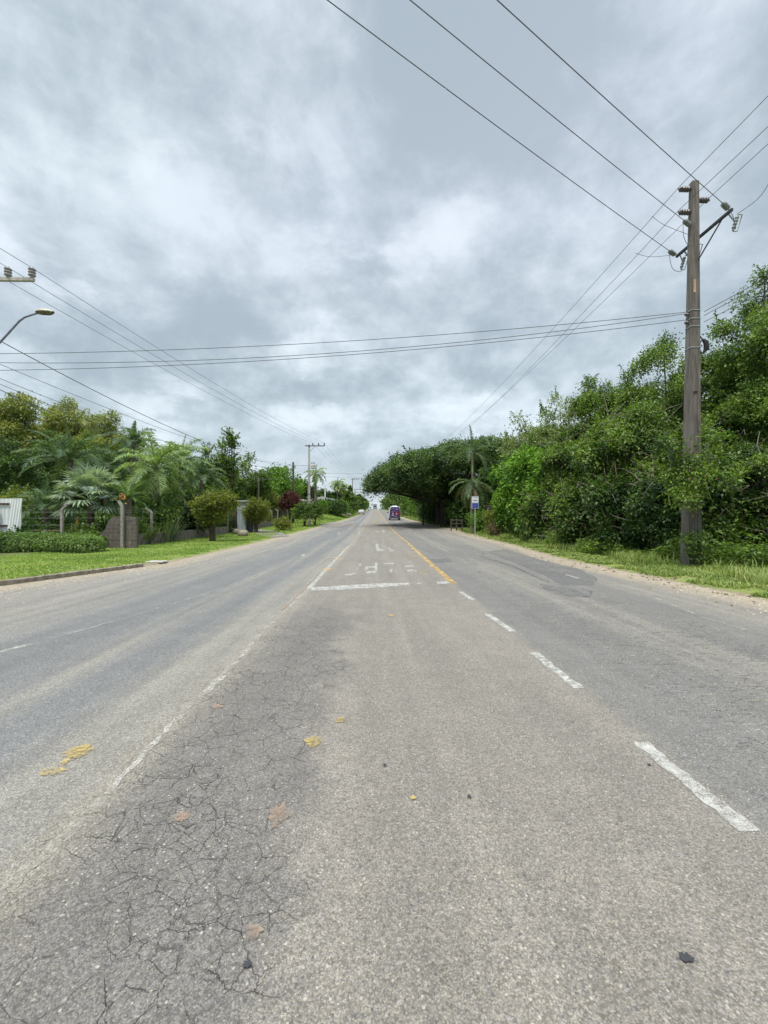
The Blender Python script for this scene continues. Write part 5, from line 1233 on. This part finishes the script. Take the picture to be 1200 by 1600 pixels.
for a in range(6):
    for c in range(12): th = math.pi * a / 5; ph = 6.283 * c / 12; k_ = 1 + .2 * math.sin(4 * ph) * math.sin(th); vs.append((1.3 * k_ * math.sin(th) * math.cos(ph), 2.2 * k_ * math.sin(th) * math.sin(ph), .5 * k_ * math.cos(th) + .2))
b.add(vs, [(a * 12 + c, a * 12 + (c + 1) % 12, (a + 1) * 12 + (c + 1) % 12, (a + 1) * 12 + c) for a in range(5) for c in range(12)]); tag(b.build('boulder', bpy.data.materials['field_stone'], None, q), 'grey boulder at the foot of the grassy bank', 'rock')
LABF = ('behind the white shed', 'with an open crown above the bank', 'beside the two slim palms', 'left of the small distant pole', 'right of the small distant pole', 'just beyond the small distant pole', 'above the parked white car', 'past the parked white car', 'close to the crest', 'at the crest of the road')
for i, (px, Y, yt, hf, m) in enumerate(((503, 112, 770, 18, 'dark'), (545, 118, 764, 8, 'mid'), (530, 132, 770, 15, 'dark'), (545, 140, 773, 11, 'dark'), (556, 146, 778, 9, 'mid'), (559, 160, 778, 8, 'dark'), (563, 178, 780, 7, 'mid'), (567, 196, 782, 5.5, 'dark'), (569, 225, 784, 5, 'mid'), (571, 262, 786, 4, 'dark'))):
    tree('roadside_tree', 'distant left-hand roadside tree ' + LABF[i], px, Y, yt, hf, m, .22, 12, cover=1.3 if i != 1 else .8, cap=9000)

# ------------------------------------------------------------------ right side: big spreading tree
ub = onground(9.6, 57, -.1); uo = thing('spreading_tree', 'huge dark spreading tree whose flat crown overhangs the right lane', 'tree', ub); lb = []; rr_ = random.Random(17)
def ztop_u(x_): return float(np.interp(x_, [-1.9, -1.2, 0, 2, 5, 8, 12, 18], [5.2, 6.0, 7.5, 8.8, 9.8, 10.5, 11.6, 11.2]))
for i in range(150):
    x_ = rr_.uniform(-1.0, 17); k_ = 1 - max(0, (3 - x_) / 8); y_ = 57 + rr_.uniform(-9, 9) * k_; s_ = rr_.uniform(1.1, 2.0) * (.45 + .55 * min(1, max(0, (x_ + .9) / 5)))
    if x_ < 1.5: y_ = 57 + rr_.uniform(-2.5, 2.5)
    yy_ = (y_ - 57) / 9.5; zt_ = ztop_u(x_) - 1.6 * yy_ * yy_ - s_ * .45
    zl_ = float(np.interp(x_, [-1.6, 1, 5, 9], [4.6, 4.7, 5.6, 6.2])); zz = max(zl_, zt_ - rr_.random() ** 1.5 * 3.0)
    lb.append((x_ - ub.x, y_ - ub.y, zz - ub.z, s_ * 1.1, s_ * 1.1, s_ * .34))
for i in range(46):
    x_ = rr_.uniform(2, 9); y_ = rr_.uniform(51, 60); s_ = rr_.uniform(.9, 1.5); zz = float(np.interp(x_, [0, 4, 9], [5.0, 5.1, 4.4])); lb.append((x_ - ub.x, y_ - ub.y, zz - ub.z, s_, s_, s_ * .45))
for i in range(40):
    x_ = rr_.uniform(6.5, 15); y_ = rr_.uniform(50, 64); s_ = rr_.uniform(1.0, 1.7); lb.append((x_ - ub.x, y_ - ub.y, rr_.uniform(3.6, 6.5) - ub.z, s_, s_, s_ * .7))
lb = [q_ for q_ in lb if q_[0] + ub.x > -.6 or q_[2] + ub.z > 4.8]
for x_, y_, z_ in ((-.9, 56, 4.9), (-.2, 58, 5.2), (.6, 55, 5.2), (1.0, 59, 5.4), (2.2, 53, 5.6)): lb.append((x_ - ub.x, y_ - ub.y, z_ - ub.z, .8, 1.0, .40))
link_mesh('crown', crown_mesh(171, lb, LM['umbrella'], 125000, .27, .5, 12, .34, up=1.1, droop=.1, low=-.5, rough=.12, inner=.08, shell=.7, shoots=120), uo)
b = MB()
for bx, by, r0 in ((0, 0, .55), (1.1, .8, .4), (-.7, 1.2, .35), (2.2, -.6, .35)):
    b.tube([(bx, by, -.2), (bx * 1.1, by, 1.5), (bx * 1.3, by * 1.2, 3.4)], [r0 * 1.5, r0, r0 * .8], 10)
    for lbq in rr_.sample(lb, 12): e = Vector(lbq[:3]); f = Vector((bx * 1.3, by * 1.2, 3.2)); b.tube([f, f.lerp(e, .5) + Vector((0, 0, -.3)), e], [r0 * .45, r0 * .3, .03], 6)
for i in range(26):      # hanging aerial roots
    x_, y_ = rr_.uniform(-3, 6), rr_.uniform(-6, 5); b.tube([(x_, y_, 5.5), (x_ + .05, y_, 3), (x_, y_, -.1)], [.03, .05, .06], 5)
b.build('trunk', simple('bark_shaded', (.055, .045, .035), (.03, .025, .02), 8, .95, bump=.02), uo)  # bark colour darkened to carry the shade under the crown
SEC = 'dark'
for i, (x_, y_, w_, h_, m, lab) in enumerate(((10.5, 52, 2.2, 3.2, 'dark', 'dark undergrowth bush at the shaded foot of the big spreading tree'), (12.8, 50, 2.6, 4.6, 'dark', 'dark bush in the shade between the palm and the spreading tree'), (9.8, 62, 2.0, 3.6, 'dark', 'dark bush behind the trunks of the spreading tree'),
                                    (14, 58, 3.5, 6.5, 'dark', 'tall dark bush deep under the spreading tree'), (9.9, 69, 2.2, 5.2, 'dark', 'dark bush at the far edge of the spreading tree'), (17, 48, 3.5, 7.5, 'dark', 'tall dark bush behind the bus stop palm'), (12, 66, 3.0, 6.8, 'dark', 'dark tree-like bush behind the spreading tree'),
                                    (9.3, 65, 1.5, 4.6, 'dark', 'dark bush added for shade at the road edge, nearest of three'), (8.9, 70, 1.6, 5.0, 'dark', 'dark bush added for shade at the road edge, middle of three'), (8.7, 75, 1.5, 4.4, 'dark', 'dark bush added for shade at the road edge, farthest of three'),  # these three are added to blacken the shade under the crown
                                    (9.2, 83, 2.0, 5.0, 'bright', 'bright leafy bush beside the van, nearer one'), (8.8, 92, 2.2, 6.0, 'bright', 'bright tall leafy bush beside the van, farther one'), (8.6, 101, 2.4, 6.4, 'mid', 'mid green bush past the bright ones beyond the van'), (10.5, 83, 2.6, 7.6, 'mid', 'mid green tall bush behind the bright ones beside the van'))):
    shrub('roadside_bush', lab, x_, y_, w_, h_, m, .28, 1.5, n=14)
LABR = ('first beyond the bright bushes', 'second beyond the bright bushes', 'third beyond the bright bushes', 'fourth beyond the bright bushes', 'two before the crest', 'one before the crest', 'right at the crest')
for i, (x_, Y, h_, w_) in enumerate(((10, 116, 9.5, 3.6), (9.5, 136, 10, 3.6), (9.2, 158, 9.5, 3.8), (9, 182, 9, 4), (9, 212, 8.5, 4), (8.5, 245, 8, 4), (8.5, 285, 7.5, 4))):
    px_q = 587 + x_ / Y * F; b0 = onground(x_, Y); tree('roadside_tree', 'distant right-hand roadside tree, ' + LABR[i], px_q, Y, 800 - (b0.z + h_ - EYE) / Y * F, w_ / Y * F, 'dark' if i % 2 else 'mid', .1, 14, cover=1.3, cap=12000)
# palm by the bus stop
palm('feather_palm', 'slim palm with a green crown shaft rising above the bus stop sign', 738.5, 41, 708, 3.5, 'palm_mid', 9, (1.4, -.2), 1.7, 36, .65, .06, .9, .10, spear=1, shaft=1.9)
palm('feather_palm', 'low palm with drooping grey-brown fronds behind the bus stop sign', 737, 40.5, 752, 2.9, 'palm_mid', 11, (.6, -1.0), 1.2, 32, .6, .07, .9, .15, skirt=True, spear=0)

# thicket and vine-covered trees
for (px, Y, yt, hf, m, h0_, cov, lab, kw) in (
        (785, 44, 705, 30, 'dark', .1, 1.5, 'dark tree between the palm and the vine-covered mass', {}),
        (812, 40, 652, 26, 'pale', .35, .75, 'light sparse tree with pale leaves above the vine-covered mass', dict(rough=.3, twigs=8, inner=.25, bk=bark_pale)),
        (850, 36, 640, 34, 'mid', .25, 1.1, 'mid green tree behind the vine-covered mass', dict(twigs=5)),
        (872, 30, 618, 34, 'pale', .35, .8, 'airy pale-leaved tree left of the big thicket', dict(rough=.28, twigs=8, inner=.25)),
        (925, 27, 592, 46, 'thicket', .25, 1.2, 'tree with a pointed leafy top above the thicket', dict(rough=.22, twigs=6)),
        (975, 25, 585, 40, 'thicket', .25, 1.2, 'bushy tree above the middle of the thicket', dict(rough=.22, twigs=6)),
        (1045, 23, 528, 58, 'mid', .18, 1.2, 'tall tree just left of the big concrete pole', dict(rough=.2, twigs=6)),
        (1005, 22, 556, 46, 'mid', .15, 1.2, 'loose tree between the thicket and the tall tree left of the pole', dict(rough=.25, twigs=6)),
        (1125, 20, 505, 66, 'thicket', .2, 1.2, 'tree with brownish twigs right behind the big concrete pole', dict(twigs=6)),
        (1190, 19, 424, 78, 'mid', .15, 1.3, 'tallest dark tree at the right edge of the photo', dict(twigs=6)),
        (1290, 17, 420, 90, 'dark', .2, 1.2, 'tree beyond the right edge of the photo', {}),
        (1160, 26, 560, 70, 'dark', .0, 1.3, 'dark tree filling the gap behind the big concrete pole', {}),
        (1060, 30, 600, 60, 'dark', .0, 1.3, 'dark background tree behind the tall tree left of the pole', {}),
        (960, 34, 640, 60, 'dark', .0, 1.3, 'dark background tree behind the thicket', {}),
        (870, 46, 690, 50, 'dark', .0, 1.3, 'dark background tree behind the vine-covered mass', {}),
        (1260, 28, 520, 90, 'dark', .0, 1.2, 'dark background tree beyond the right edge', {}),
        (1225, 16.5, 470, 70, 'thicket', .1, 1.2, 'leafy tree filling the right edge below the tallest one', {}),
        (1165, 23, 480, 60, 'dark', .1, 1.2, 'dark tree just behind the tallest one at the right edge', {}),
        (985, 29, 600, 50, 'mid', .05, 1.3, 'mid green tree between the thicket and the pointed tree', {}),
        (905, 31, 618, 46, 'mid', .05, 1.2, 'mid green tree left of the pointed leafy tree', {})):
    L_ = max(.13, Y * .0052); tree('wild_tree', lab, px, Y, yt, hf + 6, m, h0_, 38, leafL=L_, cover=cov * 1.2, size=(.15, .30), **kw)
THK = ((800, 33, 716, 1.9, 'vine', 'bright vine-covered bush just right of the bus stop sign'), (828, 30, 700, 2.0, 'vine', 'brightest domed vine-covered mass'), (862, 27, 704, 2.0, 'vine', 'vine-covered bush at the right shoulder of the bright mass'),
       (842, 26.5, 765, 1.7, 'thicket', 'dark leafy bush at the foot of the vine-covered mass'), (890, 24.5, 690, 2.0, 'thicket', 'vine-hung bush left of the big thicket'), (905, 20.5, 760, 1.6, 'thicket', 'low bush at the left front of the thicket'),
       (945, 20.5, 650, 2.0, 'thicket', 'tall thicket bush with bright shoots at its left top'), (1000, 18.2, 628, 2.1, 'thicket', 'tallest domed thicket bush left of the pole'), (1048, 16.8, 655, 1.7, 'thicket', 'thicket bush touching the left side of the pole'),
       (965, 17.6, 748, 1.5, 'dark', 'dark lower bush in front of the thicket'), (1020, 16.0, 745, 1.3, 'dark', 'dark lower bush near the foot of the pole'), (1105, 15.2, 700, 1.2, 'thicket', 'thicket bush leaning round the right side of the pole'),
       (1150, 16.5, 690, 1.7, 'dark', 'dark bush right of the pole'), (1195, 15.5, 740, 1.5, 'dark', 'dark low bush at the right edge of the photo'), (1240, 14.5, 700, 1.7, 'mid', 'bush beyond the right edge of the photo'), (1165, 15.4, 815, 1.0, 'bright', 'small bright fern-like bush right of the pole foot'), (1300, 12.5, 690, 1.7, 'mid', 'second bush beyond the right edge of the photo'))
for px, Y, yt, w_, m, lab in THK:
    b0 = onground(gx(px, Y), Y); h_ = at(px, yt, Y).z - b0.z
    shrub('thicket_bush', lab, b0.x, Y, w_, h_, m, (.125 + max(0, Y - 15) * .004) * (.85 + .55 * ((px * 7) % 10) / 10), 1.45 if m != 'vine' else 1.7, n=max(16, int(h_ * 6)), cap=42000, bare=34 if m != 'vine' else 10, size=(.20, .40), rough=.22, asp=.6 if m == 'vine' else .5)
# sprays of leaves in front of the pole
SEED[0] += 1; q = at(1088, 735, 12.35); lb = [(rr_.uniform(-.75, .8), rr_.uniform(-.2, .5), rr_.uniform(-.9, .9), .42, .34, .34) for _ in range(11)]
so = thing('climbing_spray', 'loose spray of climbing leaves wrapped across the middle of the concrete pole', 'climber', q)
link_mesh('foliage', crown_mesh(991, lb, LM['thicket'], 3600, .115, .5, 8, .14, rough=.3, name='foliage'), so)
b = MB()
for lbq in lb: b.tube([(.3, .9, -1.2), (lbq[0] * .5, .5, lbq[2] * .4), lbq[:3]], [.02, .014, .006], 5)
b.build('stems', bark, so)
q = onground(gx(1085, 12.6), 12.55); lb = [(rr_.uniform(-.2, .35), rr_.uniform(-.1, .1), rr_.uniform(.1, .9), .18, .14, .16) for _ in range(7)]
so = thing('climber', 'small climber growing up the foot of the concrete pole', 'climber', q); link_mesh('foliage', crown_mesh(992, lb, LM['mid'], 700, .10, .6, 6, .08, name='foliage'), so)

# ------------------------------------------------------------------ grass and undergrowth (stuff)
def blades(name, n, xs, ys, hmin, hmax, wd, mat, seed, tuft=1, bend=.5, z0=0):
    r = np.random.default_rng(seed); x_ = xs; y_ = ys; n = len(xs); z_ = H(x_, y_) + z0
    a = r.uniform(0, 2 * math.pi, n); h_ = r.uniform(hmin, hmax, n); ln_ = r.uniform(.1, bend, n)
    P0 = np.stack([x_, y_, z_ - .01], 1); d = np.stack([np.cos(a) * ln_, np.sin(a) * ln_, np.ones(n)], 1); P1 = P0 + d * (h_ * .55)[:, None]
    P2 = P1 + np.stack([np.cos(a) * ln_ * 1.6, np.sin(a) * ln_ * 1.6, np.full(n, .55)], 1) * (h_ * .6)[:, None]
    S = np.stack([-np.sin(a), np.cos(a), 0 * a], 1); V, Q = strips(P0, P1, P2, S, wd * r.uniform(.7, 1.3, n))
    return link_mesh(name, np_mesh(name, V, Q, mat))
r = np.random.default_rng(4)
m_lawn = leaf_mat('grass_blades', (.175, .275, .058), (.300, .392, .105), (.46, .42, .22), trans=.3, rough=.6, cl_scale=.5, spec=.2)
m_tall = leaf_mat('tall_grass_blades', (.145, .215, .055), (.265, .325, .105), (.46, .39, .21), trans=.3, rough=.6, cl_scale=.6, spec=.2)
n = 150000; y_ = 7.5 + (r.random(n) ** 1.8) * 62; off = r.random(n) ** 1.0 * 7.5 + .10; x_ = xgl(y_) - off
k = ((np.sin(x_ * 2.1 + 1) * np.sin(y_ * 1.7) + r.normal(size=n) * .5) > -1.0) & ((off > .30 + .35 * np.abs(np.sin(y_ * 2.3)) ) | (y_ < 14.2)) & (x_ > WX - 5) 
k &= ~((y_ > 39.5) & (y_ < 43.5) & (off > 3) & (r.random(n) < .8))
k &= ~((np.sin(x_ * 1.9 + 2) * np.sin(y_ * 1.1 + x_) > .72) & (r.random(n) < .75))
x_, y_ = x_[k], y_[k]; o = blades('lawn_grass', 0, x_, y_, .03, .075, .016 + y_ * .0011, m_lawn, 1); tag(o, 'short bright lawn grass on the left verge', 'grass', kind='stuff')
n = 26000; y_ = 62 + r.random(n) * 75; x_ = xgl(y_) - r.random(n) * 9 - .5; o = blades('bank_grass', 0, x_, y_, .08, .22, np.full(n, .12), m_lawn, 2); tag(o, 'bright grass on the distant bank', 'grass', kind='stuff')
n = 62000; y_ = 3 + (r.random(n) ** 1.3) * 48; off = np.abs(r.normal(size=n)) * 1.5 + .1 + .5 * (np.sin(y_ * .8) * np.sin(y_ * 3.1) > .3) + .25 * np.abs(np.sin(y_ * 1.9)); x_ = xgr(y_) + off
o = blades('verge_grass', 0, x_, y_, .04, .12, .014 + y_ * .0010, m_tall, 3, bend=.9); tag(o, 'green verge grass on the right roadside', 'grass', kind='stuff')
n = 15000; y_ = 4 + (r.random(n) ** 1.2) * 42; x_ = xgr(y_) + 1.1 + np.abs(r.normal(size=n)) * .8 + .4 * np.sin(y_ * 1.1) * np.sin(y_ * .37); keep = (np.sin(y_ * 1.2) * np.sin(x_ * 1.9) > .05) ; x_, y_ = x_[keep], y_[keep]
o = blades('tall_grass', 0, x_, y_, .15, .45, .014 + y_ * .0007, m_tall, 5, bend=.6); tag(o, 'tall unmown grass at the foot of the thicket', 'grass', kind='stuff')
n = 20000; y_ = 55 + r.random(n) * 120; x_ = xgr(y_) + r.random(n) * 3; o = blades('far_verge_grass', 0, x_, y_, .15, .4, np.full(n, .14), m_tall, 6); tag(o, 'distant verge grass on the right', 'grass', kind='stuff')
# leafy ground cover
def cover(name, lab, fx, fy, n, hgt, L, mat, seed):
    r = np.random.default_rng(seed); x_, y_ = fx, fy; z_ = H(x_, y_) + r.random(len(x_)) ** 1.4 * hgt * (.5 + .5 * np.sin(x_ * 1.7) * np.sin(y_ * 1.3) + .25)
    n_ = len(x_); A = r.normal(size=(n_, 3)); A[:, 2] = np.abs(A[:, 2]) * .3; Nn = np.array([0, 0, 1]) + r.normal(size=(n_, 3)) * .5
    l = L * r.uniform(.6, 1.3, n_); V, Q = leaf_quads(np.stack([x_, y_, z_], 1), A, Nn, l, l * .55); tag(link_mesh(name, np_mesh(name, V, Q, mat)), lab, 'undergrowth', kind='stuff')
n = 45000; y_ = 9 + r.random(n) ** 1.2 * 42; x_ = xgr(y_) + 1.7 + 1.3 * sst(17, 13, y_) + np.abs(r.normal(size=n)) * 1.6 + .3 * np.sin(y_ * 1.3)
cover('undergrowth', 'leafy undergrowth along the foot of the right-hand thicket', x_, y_, n, .75, .12, LM['thicket'], 8)
n = 24000; y_ = 24 + r.random(n) * 34; x_ = WX - .4 - r.random(n) * 9; cover('garden_ground_cover', 'low ground cover in the walled garden', x_, y_, n, .55, .17, LM['mid'], 9)
n = 16000; y_ = 20.8 + r.random(n) * 7; x_ = WX - .6 - r.random(n) * 10; cover('garden_ground_cover', 'low plants between the hedge and the fan palm', x_, y_, n, .5, .14, LM['mid'], 10)
shrub('weedy_bush', 'bright weedy bush around the foot of the bus stop post', 9.7, 38.0, 1.3, 1.7, 'bright', .15, 1.4, n=10)
shrub('weedy_bush', 'olive weedy bush right of the bus stop post', 10.3, 35.6, 1.2, 1.6, 'olive', .15, 1.3, n=10)
shrub('weedy_bush', 'low dry brownish bush in front of the bus stop post', 9.9, 33.4, .7, .7, 'dead', .12, .7, n=8)
n = 9000; y_ = 33.5 + r.random(n) * 7; x_ = xgr(y_) + .9 + r.random(n) * 3.5; cover('undergrowth', 'weedy mound around the bus stop sign', x_, y_, n, .65, .16, LM['bright'], 11)

def scatter_bits(name, lab, x_, y_, smin, smax, mat, seed):
    r = np.random.default_rng(seed); n_ = len(x_); z_ = np.maximum(R(y_), H(x_, y_)); sz = r.uniform(smin, smax, n_)
    base = np.array([[1, 0, 0], [-.5, .9, 0], [-.5, -.9, 0], [0, 0, .8]])
    a = r.uniform(0, 6.28, n_); c_, s_ = np.cos(a), np.sin(a); J = base[None] * (1 + r.normal(size=(n_, 4, 3)) * .25)
    X_ = (J[..., 0] * c_[:, None] - J[..., 1] * s_[:, None]) * sz[:, None] + x_[:, None]; Y_ = (J[..., 0] * s_[:, None] + J[..., 1] * c_[:, None]) * sz[:, None] + y_[:, None]; Z_ = np.abs(J[..., 2]) * sz[:, None] + z_[:, None]
    V = np.stack([X_, Y_, Z_], -1).reshape(-1, 3); b_ = np.arange(n_)[:, None] * 4; Q = np.concatenate([b_ + np.array([[0, 1, 3]]), b_ + np.array([[1, 2, 3]]), b_ + np.array([[2, 0, 3]])], 0)
    tag(link_mesh(name, np_mesh(name, V, Q, mat)), lab, name, kind='stuff')
m_grit = leaf_mat('grit_stone', (.30, .26, .20), (.44, .39, .31), (.12, .11, .10), trans=0, rough=.9, cl_scale=20)
n = 5200; y_ = 4 + r.random(n) ** 1.5 * 40; x_ = xgr(y_) - np.abs(r.normal(size=n)) * .55 + .1; scatter_bits('gravel', 'loose grit along the right road edge', x_, y_, .006, .022, m_grit, 1)
n = 5200; y_ = 4 + r.random(n) ** 1.5 * 36; x_ = xgl(y_) + np.abs(r.normal(size=n)) * .9 + .02; scatter_bits('gravel', 'loose grit along the left road edge', x_, y_, .006, .022, m_grit, 2)
n = 1500; y_ = 1.1 + r.random(n) ** 1.3 * 9; x_ = r.normal(size=n) * 2.6 - .4; scatter_bits('gravel', 'scattered grit on the road near the camera', x_, y_, .002, .006, m_grit, 3)
n = 500; y_ = 5 + r.random(n) ** 1.4 * 34; x_ = xgr(y_) + r.normal(size=n) * .6; scatter_bits('fallen_leaves', 'dry fallen leaves along the right verge', x_, y_, .02, .05, LM['dead'], 4)
